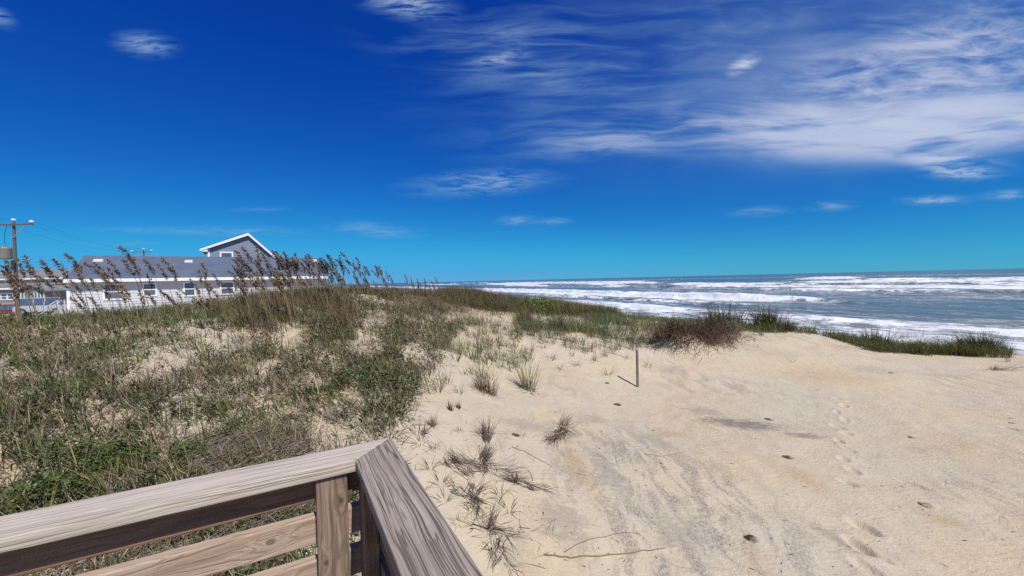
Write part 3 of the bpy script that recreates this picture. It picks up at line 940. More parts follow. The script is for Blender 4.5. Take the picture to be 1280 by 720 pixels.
def build_mass():
    X = (-13, 3.2, 1.3, 17)
    green, dead, broad = Blades(), Blades(), Blades()

    def zone(n, dens):
        x, y, px, py = scatter_poly(n, GRASS, *X)
        k = RNG.random(len(x)) < dens(x, y, px, py)
        return x[k], y[k], px[k], py[k]

    def patchy(x, y, sc, sd, lo, hi):
        return sstep(lo, hi, fbm(x * sc, y * sc, 3, sd))
    keep = lambda px, py: 1 - .93 * bare_mask(px, py)
    nearer = lambda py: .30 + .70 * sstep(395, 470, py)
    # short green grass, more of it to the left and near
    gx = lambda px, py: (0.40 + .60 * (1 - sstep(380, 520, px)))
    x, y, px, py = zone(72000, lambda x, y, px, py: keep(px, py) * nearer(py) * gx(px, py) * (.05 + .95 * patchy(x, y, 2.3, 3, .47, .60)))
    tufts(green, x, y, 6, .19, .55, 1.0, .0095, GREEN + GREEN + YELLOW[2:3], .07, .45, jl=.5)
    x, y, px, py = zone(16000, lambda x, y, px, py: keep(px, py) * (py < 412) * (px < 420))
    tufts(green, x, y, 7, .20, .4, .8, .008, GREEN, .07, .6)
    x, y, px, py = zone(26000, lambda x, y, px, py: keep(px, py) * (px > 250) * patchy(x, y, 1.6, 13, .45, .6))
    tufts(green, x, y, 7, .14, .5, .7, .007, BLUEG + GREEN, .06, .4)
    # brown standing stems, thick along the crest
    cr = lambda px, py: .20 + .80 * sstep(200, 420, px) * (1 - sstep(430, 520, py))
    x, y, px, py = zone(42000, lambda x, y, px, py: keep(px, py) * cr(px, py) * (.2 + .8 * patchy(x, y, .9, 23, .36, .58)))
    tufts(dead, x, y, 6, .22, .30, .8, .0065, BROWN + BROWN + BROWN + STRAW[2:3] + [(.09, .09, .04), (.11, .10, .05)], .06, .5, jl=.5)
    # straw and grey litter lying about
    x, y, px, py = zone(110000, lambda x, y, px, py: (1 - .75 * bare_mask(px, py)) * nearer(py) * (.18 + .82 * patchy(x, y, 2.0, 31, .42, .58)))
    n = len(x)
    tufts(dead, x, y, 5, .20, 1.3, .5, .0065, STRAW + STRAW[:2] + GREY + BROWN + BROWN, .16, .3, jl=.5)
    # the thick tangle close to the deck
    NX = (-5.0, .3, 1.6, 4.6)
    def znear(n, dens):
        x, y, px, py = scatter_poly(n, GRASS, *NX)
        k = (RNG.random(len(x)) < dens(x, y, px, py)) & (py > 430)
        return x[k], y[k]
    x, y = znear(7500, lambda x, y, px, py: (1 - .9 * bare_mask(px, py)) * (.04 + .96 * patchy(x, y, 3.2, 61, .48, .60)))
    tufts(green, x, y, 6, .15, .65, 1.1, .0095, GREEN + GREEN + BLUEG[:1] + YELLOW[2:3], .06, .4, jl=.5)
    x, y = znear(12000, lambda x, y, px, py: (1 - .85 * bare_mask(px, py)) * (.15 + .85 * patchy(x, y, 2.6, 67, .40, .58)))
    m = len(x)
    tufts(dead, x, y, 6, .17, 1.25, .4, .005, STRAW + STRAW + GREY + BROWN + BROWN, .13, .35)
    # dark dead stems standing along the crest
    x, y, px, py = zone(9000, lambda x, y, px, py: keep(px, py) * sstep(180, 330, px) * (1 - sstep(420, 470, py)) * patchy(x, y, 1.1, 83, .38, .52))
    tufts(dead, x, y, 5, .33, .18, .5, .007, BROWN + [(.10, .065, .04), (.07, .045, .03)], .07, .7, jl=.5)
    # a scatter of taller leaning blades
    x, y, px, py = zone(2600, lambda x, y, px, py: keep(px, py) * (py > 430))
    tufts(green, x, y, 9, .42, .45, .9, .006, GREEN + YELLOW, .05, .5)
    # combed heaps of grey dead grass near the rail
    for (cx, cy, rr, m) in ((270, 585, .3, 500), (335, 572, .24, 360), (300, 565, .26, 260), (330, 552, .25, 160), (240, 565, .25, 120), (180, 500, .3, 120), (290, 690, .3, 320), (200, 690, .3, 260), (370, 640, .25, 250), (80, 700, .3, 200)):
        p = hit(cx, cy)[0]
        a = RNG.uniform(0, 6.283, m); r = np.sqrt(RNG.random(m)) * rr
        bx = p[0] + r * np.cos(a); by = p[1] + r * np.sin(a) * .7
        dead.add(*blade_mesh(np.column_stack([bx, by, H(bx, by, False) + RNG.uniform(0, .07, m)]), RNG.normal(R(35), .45, m), RNG.uniform(.15, .38, m), RNG.normal(1.38, .12, m), RNG.normal(.25, .2, m), RNG.uniform(.003, .007, m), pick(GREY + GREY[:2] + STRAW[1:3], m), 4, RNG.normal(0, .5, m)))
    # small broad leaves creeping over the sand
    x, y, px, py = zone(70000, lambda x, y, px, py: keep(px, py) * (.22 + 1.2 * np.exp(-(((px - 460) / 90) ** 2 + ((py - 455) / 60) ** 2)) + .7 * np.exp(-(((px - 110) / 110) ** 2 + ((py - 585) / 70) ** 2))) * patchy(x, y, 2.6, 41, .47, .57))
    xx = np.repeat(x, 7) + RNG.normal(0, .04, 7 * len(x)); yy = np.repeat(y, 7) + RNG.normal(0, .04, 7 * len(x))
    leaves(broad, xx, yy, H(xx, yy, False) + RNG.uniform(.01, .17, len(xx)), .0165, GREEN + BLUEG[:1] + [(.06, .10, .03), (.075, .12, .035)])
    # upright leafy weeds among the grass
    x, y, px, py = zone(3200, lambda x, y, px, py: keep(px, py) * np.clip(.15 + np.exp(-(((px - 430) / 120) ** 2 + ((py - 450) / 70) ** 2)) + .5 * (px < 330) * (py > 400), 0, 1) * patchy(x, y, 1.4, 101, .45, .58))
    q = 16; n = len(x)
    hh = np.repeat(RNG.uniform(.12, .32, n), q); f = np.tile((np.arange(q) + .5) / q, n); lx = np.repeat(RNG.normal(-.06, .06, n), q); ly = np.repeat(RNG.normal(0, .05, n), q)
    bx = np.repeat(x, q) + lx * f + RNG.normal(0, .016, n * q); by = np.repeat(y, q) + ly * f + RNG.normal(0, .016, n * q)
    leaves(broad, bx, by, np.repeat(H(x, y, False), q) + hh * f, .017, GREEN[:3] + [(.07, .11, .03), (.10, .145, .04)])
    green.add(*blade_mesh(np.column_stack([x, y, H(x, y, False) - .01]), RNG.uniform(0, 6.28, n), hh[::q] * 1.05, np.full(n, .15), np.full(n, .15), np.full(n, .006), pick(BROWN + GREEN, n), 3))
    tag(green.build('dune_grass', M['grass']), 'short green grass covering the dune beyond the railing', 'grass', kind='stuff')
    tag(dead.build('dead_dune_grass', M['dead']), 'brown stems and grey straw among the dune grass', 'dead grass', kind='stuff')
    tag(broad.build('creeping_ground_cover', M['grass']), 'small leaved creeping plants over the sandy dune', 'ground cover', kind='stuff')
    # grass belt on the seaward crest
    belt = Blades()
    B = [(545, 366), (600, 371), (660, 380), (760, 391), (850, 399), (930, 404), (945, 412), (880, 424), (835, 440), (790, 440), (755, 428), (720, 416), (690, 424), (640, 420), (650, 392), (600, 388), (560, 380)]
    x, y, px, py = scatter_poly(50000, B, -4, 9, 8.5, 23)
    k = RNG.random(len(x)) < (.4 + .6 * sstep(.35, .55, fbm(x * .9, y * .9, 3, 53))) * np.clip(1.15 - .55 * (py > 408) - .25 * (py > 420), 0, 1)
    x, y, px, py = x[k], y[k], px[k], py[k]
    far = py < 396
    b = (px < 650) & far
    tufts(belt, x[b], y[b], 8, .34, .3, .6, .009, BROWN + BROWN + GREEN + [(.13, .11, .04)], .1, .5)
    c = ~b & far
    tufts(belt, x[c], y[c], 8, .36, .28, .5, .010, [(.13, .14, .045), (.17, .155, .06), (.11, .12, .045), (.20, .165, .075), (.14, .105, .055)], .1, .5)
    d = ~b & ~far
    tufts(belt, x[d][::2], y[d][::2], 7, .25, .35, .5, .009, BLUEG + BLUEG + GREEN + YELLOW, .08, .4)
    tag(belt.build('beach_grass', M['grass']), 'belt of green and rust beach grass along the seaward crest', 'grass', kind='stuff')
    sp = Blades()
    S1 = [(552, 408), (585, 398), (640, 388), (668, 398), (690, 420), (668, 446), (640, 470), (606, 486), (560, 492), (520, 510), (545, 460)]
    x, y, px, py = scatter_poly(16000, S1, -3, 1.5, 4.5, 14)
    k = RNG.random(len(x)) < .20 * sstep(.42, .56, fbm(x * 1.6, y * 1.6, 2, 91)) * (1 - .6 * sstep(440, 500, py))
    tufts(sp, x[k], y[k], 7, .27, .32, .7, .007, YELLOW + YELLOW + BLUEG + GREEN, .06, .3)
    S2 = [(640, 408), (690, 412), (760, 412), (850, 420), (820, 446), (770, 452), (715, 440), (680, 430)]
    x, y, px, py = scatter_poly(16000, S2, -1, 4.5, 6.5, 13)
    k = RNG.random(len(x)) < .16 * sstep(.40, .55, fbm(x * 1.4, y * 1.4, 2, 95)) * (1 - .7 * sstep(425, 450, py))
    tufts(sp, x[k], y[k], 7, .28, .35, .7, .008, BLUEG + BLUEG + GREEN + YELLOW, .08, .3)
    tag(sp.build('sparse_beach_grass', M['grass']), 'thin yellow and grey-green grass thinning out over the sandy slope', 'grass', kind='stuff')
    # low belt right of the tall clumps
    low = Blades()
    n = 1200
    px = np.where(RNG.random(n) < .2, RNG.uniform(925, 1030, n), RNG.uniform(1026, 1262, n))
    py = np.interp(px, [925, 980, 1026, 1050, 1080, 1100, 1150, 1200, 1262], [413, 416, 417, 424, 434, 439, 441, 443, 446]) + RNG.uniform(0, 2.5, n)
    P = hit(px, py); d = P[:, 1] + RNG.uniform(0, 1.0, n) ** 1.5 * 1.3
    x = P[:, 0] * d / P[:, 1]; y = d
    k = RNG.random(n) < .35 + .65 * sstep(.35, .55, fbm(x * 1.2, y * 1.2, 2, 81))
    tufts(low, x[k], y[k], 9, .30, .3, .7, .009, GREEN + YELLOW[1:3] + YELLOW[1:3] + [(.12, .14, .045), (.16, .15, .055)], .09, .5)
    tag(low.build('low_beach_grass', M['grass']), 'low green grass between the clumps on the right-hand crest', 'grass', kind='stuff')


build_mass()

# ------------------------------------------------------------------ houses, poles and cars inland
M['white_siding'] = plain('white_siding', (0.55, 0.56, 0.59), 0.55, 0, 0.05, 1.2)
M['blue_siding'] = plain('grey_blue_siding', (0.19, 0.235, 0.31), 0.6, 0, 0.06, 1.2)
M['grey_siding'] = plain('grey_siding', (0.22, 0.23, 0.245), 0.6, 0, 0.06, 1.2)
M['tan_siding'] = plain('tan_siding', (0.42, 0.29, 0.21), 0.6, 0, 0.06, 1.2)
M['trim'] = plain('white_trim', (0.8, 0.8, 0.8), 0.5, 0, 0.03, 2)
M['slate'] = mat_shingle('slate_blue_shingles', (0.095, 0.122, 0.175))
M['greyroof'] = mat_shingle('grey_shingles', (0.20, 0.205, 0.22))
M['glass'] = mat_glass('window_glass')
M['pole'] = plain('weathered_pole_wood', (0.13, 0.10, 0.085), 0.85, 0, 0.25, 3, 0.3)
M['rustgrey'] = plain('stained_grey_metal', (0.20, 0.18, 0.15), 0.6, 0.1, 0.45, 4)
M['porcelain'] = plain('pale_porcelain', (0.75, 0.75, 0.72), 0.3, 0, 0.05, 10)
M['wire'] = plain('wire', (0.03, 0.03, 0.035), 0.5)
M['red_paint'] = plain('dark_red_car_paint', (0.16, 0.018, 0.022), 0.3, 0, 0.1, 2)
M['silver_paint'] = plain('silver_car_paint', (0.50, 0.53, 0.57), 0.3, 0.2, 0.08, 2)
M['blue_paint'] = plain('dark_blue_car_paint', (0.05, 0.07, 0.10), 0.3, 0.1, 0.08, 2)
M['tyre'] = plain('black_rubber', (0.02, 0.02, 0.02), 0.9)
M['metal'] = plain('grey_metal', (0.45, 0.46, 0.47), 0.4, 0.6, 0.1, 5)
M['lamp'] = plain('lamp_glass', (0.7, 0.65, 0.6), 0.15)


def frame_at(o, ex):
    """matrix with x along ex (horizontal), z up, y = into the building"""
    ex = Vector((ex[0], ex[1], 0)).normalized(); ey = Vector((-ex.y, ex.x, 0))
    m = Matrix(((ex.x, ey.x, 0, o[0]), (ex.y, ey.y, 0, o[1]), (0, 0, 1, o[2]), (0, 0, 0, 1)))
    return m


def lap_wall(bm, x0, x1, z0, z1, y, pitch=0.18, lip=0.02, axis='x', out=-1):
    """clapboards: each course leans out at its foot"""
    z = z0
    while z < z1 - 1e-4:
        zt = min(z1, z + pitch)
        if axis == 'x':
            c = [(x0, y + out * lip, z), (x1, y + out * lip, z), (x1, y + out * .002, zt), (x0, y + out * .002, zt)]
            u = [(x0, y, z), (x1, y, z)]
        else:
            c = [(y + out * lip, x0, z), (y + out * lip, x1, z), (y + out * .002, x1, zt), (y + out * .002, x0, zt)]
            u = [(y, x0, z), (y, x1, z)]
        v = [bm.verts.new(q) for q in c]; bm.faces.new(v)
        w = [bm.verts.new(q) for q in u]
        bm.faces.new((w[0], w[1], v[1], v[0]))
        z = zt


def window(root, x0, x1, z0, z1, y, sash=True, axis='x', fw=0.10):
    """frame (a part) with pane and sash (sub-parts); faces -y"""
    bm = bm_new()
    box(bm, x0 - fw, x1 + fw, y - .05, y + .03, z0 - fw, z0); box(bm, x0 - fw, x1 + fw, y - .05, y + .03, z1, z1 + fw)
    box(bm, x0 - fw, x0, y - .05, y + .03, z0, z1); box(bm, x1, x1 + fw, y - .05, y + .03, z0, z1)
    f = done('window', bm, M['trim'], root)
    bm = bm_new(); box(bm, x0, x1, y - .012, y + .02, z0, z1)
    done('pane', bm, M['glass'], f)
    if sash:
        bm = bm_new(); zm = (z0 + z1) / 2
        box(bm, x0, x1, y - .035, y - .013, zm - .03, zm + .03)
        if x1 - x0 > 1.5: box(bm, (x0 + x1) / 2 - .03, (x0 + x1) / 2 + .03, y - .033, y - .0125, z0, zm - .031)
        done('sash', bm, M['trim'], f)
    return f


def gable_body(bm, L, D, z0, ze, zr, ridge_y):
    """plain shell: a box with two gables at x = 0 and x = L"""
    for x in (0, L):
        v = [bm.verts.new(q) for q in ((x, 0, z0), (x, D, z0), (x, D, ze), (x, ridge_y, zr), (x, 0, ze))]
        bm.faces.new(v)
    for y in (0, D):
        v = [bm.verts.new(q) for q in ((0, y, z0), (L, y, z0), (L, y, ze), (0, y, ze))]
        bm.faces.new(v)


def roof_slab(bm, L, D, ze, zr, ridge_y, ov=0.4, og=0.3, th=0.14):
    for (ya, yb, sgn) in ((0, ridge_y, -1), (D, ridge_y, 1)):
        run = abs(yb - ya); sl = (zr - ze) / run
        yo = ya + sgn * ov; zo = ze - ov * sl
        hexa(bm, [(-og, yo, zo), (L + og, yo, zo), (L + og, yb, zr), (-og, yb, zr), (-og, yo, zo + th), (L + og, yo, zo + th), (L + og, yb, zr + th), (-og, yb, zr + th)])


def long_house():
    A = at(80, 351.0, 27.0); B = at(414, 347.0, 36.2)
    ex = (B - A)[:2]; L = float(np.linalg.norm(ex)) - .2
    ze = (A[2] + B[2]) / 2
    z0 = EYE - 2.7
    OV = .42
    m = frame_at((A[0], A[1], 0), ex)
    # the eave sits OV in front of the wall
    m = m @ Matrix.Translation((0.1, OV, 0))
    root = empty('white_house', m.translation, 'long low white clapboard house with slate blue shingle roof behind the dune', 'house')
    root.matrix_world = m
    D, ry, zr = 9.0, 4.4, ze + 1.86
    zw = ze + .12
    bm = bm_new(); gable_body(bm, L - .3, D, z0, zw, zr - .05, ry)
    lap_wall(bm, 0, L - .3, z0, zw, -.004, .185, .022, 'x', -1)
    lap_wall(bm, 0, D, z0, zw, -.004, .185, .022, 'y', -1)
    done('wall', bm, M['white_siding'], root)
    bm = bm_new(); roof_slab(bm, L - .3, D, ze + .13, zr, ry, OV, .12)
    r = done('roof', bm, M['slate'], root)
    sl = (zr - ze - .13) / ry
    for (px, py) in ((123, 326), (236, 327), (392, 326)):
        # a vent standing on the front slope
        a, _, zz = ray(px, py)
        o = Vector((0, 0, EYE)); d = Vector((a, 1, zz)); mi = m.inverted()
        o2 = mi @ o; d2 = mi.to_3x3() @ d
        # plane z = ze+.13+th + sl*y
        k = (ze + .27 + sl * o2.y - o2.z) / (d2.z - sl * d2.y)
        p = o2 + d2 * k
        bm = bm_new()
        hexa(bm, [(p.x - .28, p.y - .2, p.z - .12), (p.x + .28, p.y - .2, p.z - .12), (p.x + .28, p.y + .2, p.z + .05), (p.x - .28, p.y + .2, p.z + .05), (p.x - .24, p.y - .2, p.z + .06), (p.x + .24, p.y - .2, p.z + .06), (p.x + .24, p.y + .2, p.z + .15), (p.x - .24, p.y + .2, p.z + .15)])
        done('roof_vent', bm, M['porcelain'], r, .01)
    bm = bm_new(); zo = ze + .13 - OV * sl
    box(bm, -.14, L - .16, -OV - .035, -OV - .004, zo - .06, zo + .16)
    done('gutter', bm, M['trim'], root)
    bm = bm_new(); box(bm, -.1, .06, -.06, -.006, z0, zw - .1); done('corner_board', bm, M['trim'], root)
    for (pa, pb, pt, pb_) in ((131.5, 152, 356, 373.5), (180.5, 194, 355, 369), (231.5, 242.5, 353.5, 369), (277, 291, 353, 367)):
        mi = m.inverted(); o2 = mi @ Vector((0, 0, EYE))
        def onwall(px, py):
            a, _, zz = ray(px, py); d2 = mi.to_3x3() @ Vector((float(a), 1, float(zz)))
            return o2 + d2 * ((-.01 - o2.y) / d2.y)
        p, q = onwall(pa, pb_), onwall(pb, pt)
        window(root, p.x, q.x, p.z, q.z, -.03)
    # porch steps at the landward end
    bm = bm_new()
    for k in range(5): box(bm, -1.0 - .26 * k, -.74 - .26 * k, .6, 1.5, EYE - 1.5 - .2 * k - .05, EYE - 1.5 - .2 * k)
    for y in (.55, 1.52):
        hexa(bm, [(-2.1, y, EYE - 2.62), (-.7, y, EYE - 1.5), (-.7, y + .05, EYE - 1.5), (-2.1, y + .05, EYE - 2.62), (-2.1, y, EYE - 2.40), (-.7, y, EYE - 1.28), (-.7, y + .05, EYE - 1.28), (-2.1, y + .05, EYE - 2.40)])
        tube(bm, [(-2.0, y, EYE - 1.75), (-.7, y, EYE - .65)], .035)
    done('porch_steps', bm, M['white_siding'], root)
    bm = bm_new(); box(bm, -.72, -.02, .5, 3.2, EYE - 1.54, EYE - 1.44)
    for y in (.55, 1.85, 3.15): tube(bm, [(-.66, y, EYE - 2.6), (-.66, y, EYE - .62)], .045)
    done('porch', bm, M['white_siding'], root)


def gable_house():
    c0 = at(261, 350, 48.0)
    th = R(34)                                     # turned so that its roof runs away from the viewer
    m = frame_at((c0[0], c0[1], 0), (math.cos(th), math.sin(th)))
    mi = m.inverted(); o2 = mi @ Vector((0, 0, EYE))
    def onwall(px, py):
        a, _, zz = ray(px, py); d2 = mi.to_3x3() @ Vector((float(a), 1, float(zz)))
        return o2 + d2 * (-o2.y / d2.y)
    pk, le, rr = onwall(310, 292), onwall(250, 312), onwall(345, 322)
    x0 = 0.0
    root = empty('blue_gable_house', (c0[0], c0[1], EYE - 2.6), 'grey-blue house whose white trimmed gable rises above the long roof', 'house')
    root.matrix_world = m
    z0 = EYE - 2.6
    xp = pk[0] - x0; zp = pk[2]
    xl = le[0] - x0; zl = le[2]
    sl = (zp - zl) / (xp - xl); sr = (zp - rr[2]) / (rr[0] - pk[0])
    xr = xp + (zp - (EYE + 1.2)) / sr
    D = 9.0
    bm = bm_new()
    zfl = zp - sl * xp; 
    for y in (0, D):
        v = [bm.verts.new(q) for q in ((0, y, z0), (xr - .35, y, z0), (xr - .35, y, zp - sr * (xr - .35 - xp)), (xp, y, zp - .02), (0, y, zfl - .02))]
        bm.faces.new(v)
    for (x, z) in ((0, zfl - .02), (xr - .35, zp - sr * (xr - .35 - xp))):
        v = [bm.verts.new(q) for q in ((x, 0, z0), (x, D, z0), (x, D, z), (x, 0, z))]; bm.faces.new(v)
    # clapboards cut to the gable
    z = z0
    while z < zp - .05:
        zt = min(zp - .04, z + .2)
        def span(zz):
            a = max(0.0, xp - (zp - zz) / sl); b = min(xr - .35, xp + (zp - zz) / sr)
            return a, b
        a0, b0 = span(z); a1, b1 = span(zt)
        v = [bm.verts.new(q) for q in ((a0, -.03, z), (b0, -.03, z), (b1, -.006, zt), (a1, -.006, zt))]; bm.faces.new(v)
        w = [bm.verts.new(q) for q in ((a0, -.002, z), (b0, -.002, z))]; bm.faces.new((w[0], w[1], v[1], v[0]))
        z = zt
    done('wall', bm, M['blue_siding'], root)
    bm = bm_new()
    og, th = .35, .12
    hexa(bm, [(xl, -og, zl), (xp, -og, zp), (xp, D + og, zp), (xl, D + og, zl), (xl, -og, zl + th), (xp, -og, zp + th), (xp, D + og, zp + th), (xl, D + og, zl + th)])
    zr_ = zp - sr * (xr - xp)
    hexa(bm, [(xp, -og, zp), (xr, -og, zr_), (xr, D + og, zr_), (xp, D + og, zp), (xp, -og, zp + th), (xr, -og, zr_ + th), (xr, D + og, zr_ + th), (xp, D + og, zp + th)])
    done('roof', bm, M['slate'], root)
    bm = bm_new(); w = .26
    hexa(bm, [(xl, -og - .06, zl - w + .06), (xp, -og - .06, zp - w), (xp, -og - .01, zp - w), (xl, -og - .01, zl - w + .06), (xl, -og - .06, zl + .05), (xp, -og - .06, zp + .05), (xp, -og - .01, zp + .05), (xl, -og - .01, zl + .05)])
    hexa(bm, [(xp, -og - .06, zp - w), (xr, -og - .06, zr_ - w), (xr, -og - .01, zr_ - w), (xp, -og - .01, zp - w), (xp, -og - .06, zp + .05), (xr, -og - .06, zr_ + .05), (xr, -og - .01, zr_ + .05), (xp, -og - .01, zp + .05)])
    done('rake_trim', bm, M['trim'], root)
    bm = bm_new(); hexa(bm, [(xl + .02, -og, zl - .24), (-.01, -og, zl - .24), (-.01, .3, zl - .24), (xl + .02, .3, zl - .24), (xl + .02, -og, zl - .02), (-.01, -og, zfl - .08), (-.01, .3, zfl - .08), (xl + .02, .3, zl - .02)])
    done('soffit', bm, M['trim'], root)
    bm = bm_new(); box(bm, -.02, .2, -.08, -.034, z0, zfl - .3); done('corner_board', bm, M['trim'], root)
    p = onwall(277, 324); q = onwall(289.5, 316.5)
    window(root, p[0] - x0, q[0] - x0, p[2] - .7, q[2], -.06, True, 'x', .16)


def far_house(name, label, Y, px0, px1, ye, yr, mat, roofm, z_floor, wins, D=8.0, ang=0.0):
    a = at(px0, ye, Y); b = at(px1, ye, Y)
    L = b[0] - a[0]; ze = a[2]; zr = float(at((px0 + px1) / 2, yr, Y + D / 2)[2])
    root = empty(name, (a[0], Y, 0), label, 'house')
    z0 = EYE - 2.7
    bm = bm_new(); gable_body(bm, L, D, z_floor, ze + .1, zr, D / 2)
    lap_wall(bm, 0, L, z_floor, ze + .1, -.004, .25, .02)
    v = [bm.verts.new(q) for q in ((0, 0, z_floor), (L, 0, z_floor), (L, D, z_floor), (0, D, z_floor))]; bm.faces.new(v)
    done('wall', bm, mat, root)
    bm = bm_new(); roof_slab(bm, L, D, ze + .12, zr + .02, D / 2, .45, .3); done('roof', bm, roofm, root)
    bm = bm_new(); box(bm, -.3, L + .3, -.5, -.46, ze - .25, ze + .0); done('fascia', bm, M['trim'], root)
    for (wa, wb, wt, wb2) in wins:
        p = at(wa, wb2, Y - .05); q = at(wb, wt, Y - .05)
        window(root, p[0] - a[0], q[0] - a[0], p[2], q[2], -.03, True, 'x', .12)
    if z_floor > z0 + .3:
        for x in np.linspace(.2, L - .2, 5):
            for y in (.2, D - .2):
                bm = bm_new(); box(bm, x - .12, x + .12, y - .12, y + .12, z0 - .3, z_floor); done('stilt', bm, M['pole'], root)
    return root, a, ze, zr


long_house()
gable_house()
zg = EYE - 2.6
far_house('tan_house', 'tan house with grey roof and white windows at the far left', 70, -60, 80, 350, 338.5, M['tan_siding'], M['greyroof'], zg, [(7.5, 15, 350.5, 357.5), (50, 56, 350.5, 358.5), (62, 70, 350.5, 358.5)], 9)
root, a, ze, zr = far_house('grey_house', 'grey stilt house with gabled window porch above parked cars', 52, -70, 60, 361.5, 356, M['grey_siding'], M['greyroof'], float(at(30, 378, 52)[2]), [(2, 8, 367.5, 374), (10.5, 15.5, 367.5, 374)], 8)
# the projecting gabled porch of the grey house
p0 = at(25.5, 378.5, 50.5); p1 = at(56.5, 362.5, 50.5); pk = at(41, 356.2, 50.5)
bm = bm_new()
ox, oy = a[0], 52
x0, x1 = p0[0] - ox, p1[0] - ox; xm = (x0 + x1) / 2
for y in (50.5 - oy,):
    v = [bm.verts.new(q) for q in ((x0, y, p0[2]), (x1, y, p0[2]), (x1, y, p1[2]), (xm, y, pk[2]), (x0, y, p1[2]))]; bm.faces.new(v)
for x in (x0, x1):
    v = [bm.verts.new(q) for q in ((x, 50.5 - oy, p0[2]), (x, .05, p0[2]), (x, .05, p1[2]), (x, 50.5 - oy, p1[2]))]; bm.faces.new(v)
porch = done('window_porch', bm, M['grey_siding'], root)
bm = bm_new()
for (xa, xb) in ((x0 - .35, xm), (xm, x1 + .35)):
    za = p1[2] - .18 if xa < xm - .01 else pk[2]; zb = pk[2] if xa < xm - .01 else p1[2] - .18
    hexa(bm, [(xa, 50.2 - oy, za), (xb, 50.2 - oy, zb), (xb, 2.5, zb), (xa, 2.5, za), (xa, 50.2 - oy, za + .14), (xb, 50.2 - oy, zb + .14), (xb, 2.5, zb + .14), (xa, 2.5, za + .14)])
done('porch_roof', bm, M['greyroof'], porch)
for k in range(7):
    xa = x0 + .22 + k * (x1 - x0 - .3) / 7; xb = xa + (x1 - x0) / 7 - .2
    za, zb = float(at(30, 372.8, 50.5)[2]), float(at(30, 366.2, 50.5)[2]); y = 50.5 - oy
    bm = bm_new(); box(bm, xa, xb, y - .03, y - .006, za, zb); done('pane', bm, M['glass'], porch)
bm = bm_new(); y = 50.5 - oy
for k in range(8):
    xa = x0 + .08 + k * (x1 - x0 - .3) / 7; box(bm, xa, xa + .13, y - .05, y - .003, za - .05, zb + .05)
done('mullions', bm, M['trim'], porch)


def road():
    bm = bm_new()
    pts = [(-90, 33), (-48, 36), (-37, 39.5), (-30, 46), (-24, 58), (-40, 200)]
    prev = None
    for i, (x, y) in enumerate(pts):
        d = Vector(pts[min(i + 1, len(pts) - 1)]) - Vector(pts[max(i - 1, 0)]); d.normalize(); n = Vector((-d.y, d.x)) * 3.2
        zz = [float(H(np.array([x + s * n.x]), np.array([y + s * n.y]))[0]) + .06 for s in (-1, 1)]
        c = [bm.verts.new((x - n.x, y - n.y, zz[0])), bm.verts.new((x + n.x, y + n.y, zz[1]))]
        if prev: bm.faces.new((prev[0], c[0], c[1], prev[1]))
        prev = c
    o = done('road', bm, plain('worn_asphalt', (.075, .075, .08), .9, 0, .2, .8))
    tag(o, kind='structure')


road()


def car(px, py, Y, paint, label, suv=False, yaw=0.0):
    p = at(px, py, Y); zg = float(H(np.array([p[0]]), np.array([p[1]]))[0]) + .05
    root = empty('parked_car', (p[0], Y, zg), label, 'car', 'cars parked by the houses', yaw)
    L, Wd, h1, h2 = (4.9, 1.9, .98, 1.8) if suv else (4.5, 1.75, .82, 1.42)
    bm = bm_new()
    prof = [(-L / 2, .32), (L / 2, .32), (L / 2, .7), (L / 2 - .15, h1 - .12), (L / 2 - 1.2, h1), (-L / 2 + .5, h1), (-L / 2 + .05, h1 - .1), (-L / 2, .6)]
    def slab(bm, prof, w, inset=0.0):
        a = [bm.verts.new((x, -w / 2 + (inset if z > h1 + .01 else 0), z)) for x, z in prof]; b = [bm.verts.new((x, w / 2 - (inset if z > h1 + .01 else 0), z)) for x, z in prof]
        bm.faces.new(a); bm.faces.new(b[::-1])
        for i in range(len(prof)): bm.faces.new((a[i], a[(i + 1) % len(prof)], b[(i + 1) % len(prof)], b[i]))
    slab(bm, prof, Wd)
    done('body', bm, paint, root, .06)
    bm = bm_new()
    c0, c1 = (-L / 2 + .15, L / 2 - 1.3) if suv else (-L / 2 + .75, L / 2 - 1.35)
    slab(bm, [(c0, h1 + .0), (c1, h1 + .0), (c1 - .75, h2 - .08), (c0 + .35, h2 - .08)], Wd - .06, .14)
    done('windows', bm, M['glass'], root, .03)
    bm = bm_new(); box(bm, c0 + .33, c1 - .72, -Wd / 2 + .17, Wd / 2 - .17, h2 - .08, h2)
    for x in (c0 + .3, (c0 + c1) / 2, c1 - .7):
        for s in (-1, 1): tube(bm, [(x - .02 * (x > 0), s * (Wd / 2 - .04), h1), (x, s * (Wd / 2 - .165), h2 - .04)], .05)
    done('cabin_roof', bm, paint, root, .015)
    for sx in (-1, 1):
        for sy in (-1, 1):
            bm = bm_new(); tube(bm, [(sx * L * .31, sy * (Wd / 2 - .2), .33), (sx * L * .31, sy * (Wd / 2 + .02), .33)], .33, 16)
            w = done('wheel', bm, M['tyre'], root)
            bm = bm_new(); tube(bm, [(sx * L * .31, sy * (Wd / 2 + .021), .33), (sx * L * .31, sy * (Wd / 2 + .03), .33)], .19, 12); done('rim', bm, M['metal'], w)
    for sy in (-1, 1):
        bm = bm_new(); box(bm, L / 2 - .02, L / 2 + .02, sy * .6 - .18, sy * .6 + .18, .58, .72); done('headlight', bm, M['lamp'], root, .01)


car(9, 389, 48, M['red_paint'], 'dark red car parked under the grey stilt house', False, R(200))
car(60, 388, 44, M['silver_paint'], 'silver car parked beside the white house', True, R(8))
car(42, 387, 49, M['blue_paint'], 'dark blue car parked behind the silver car', False, R(5))


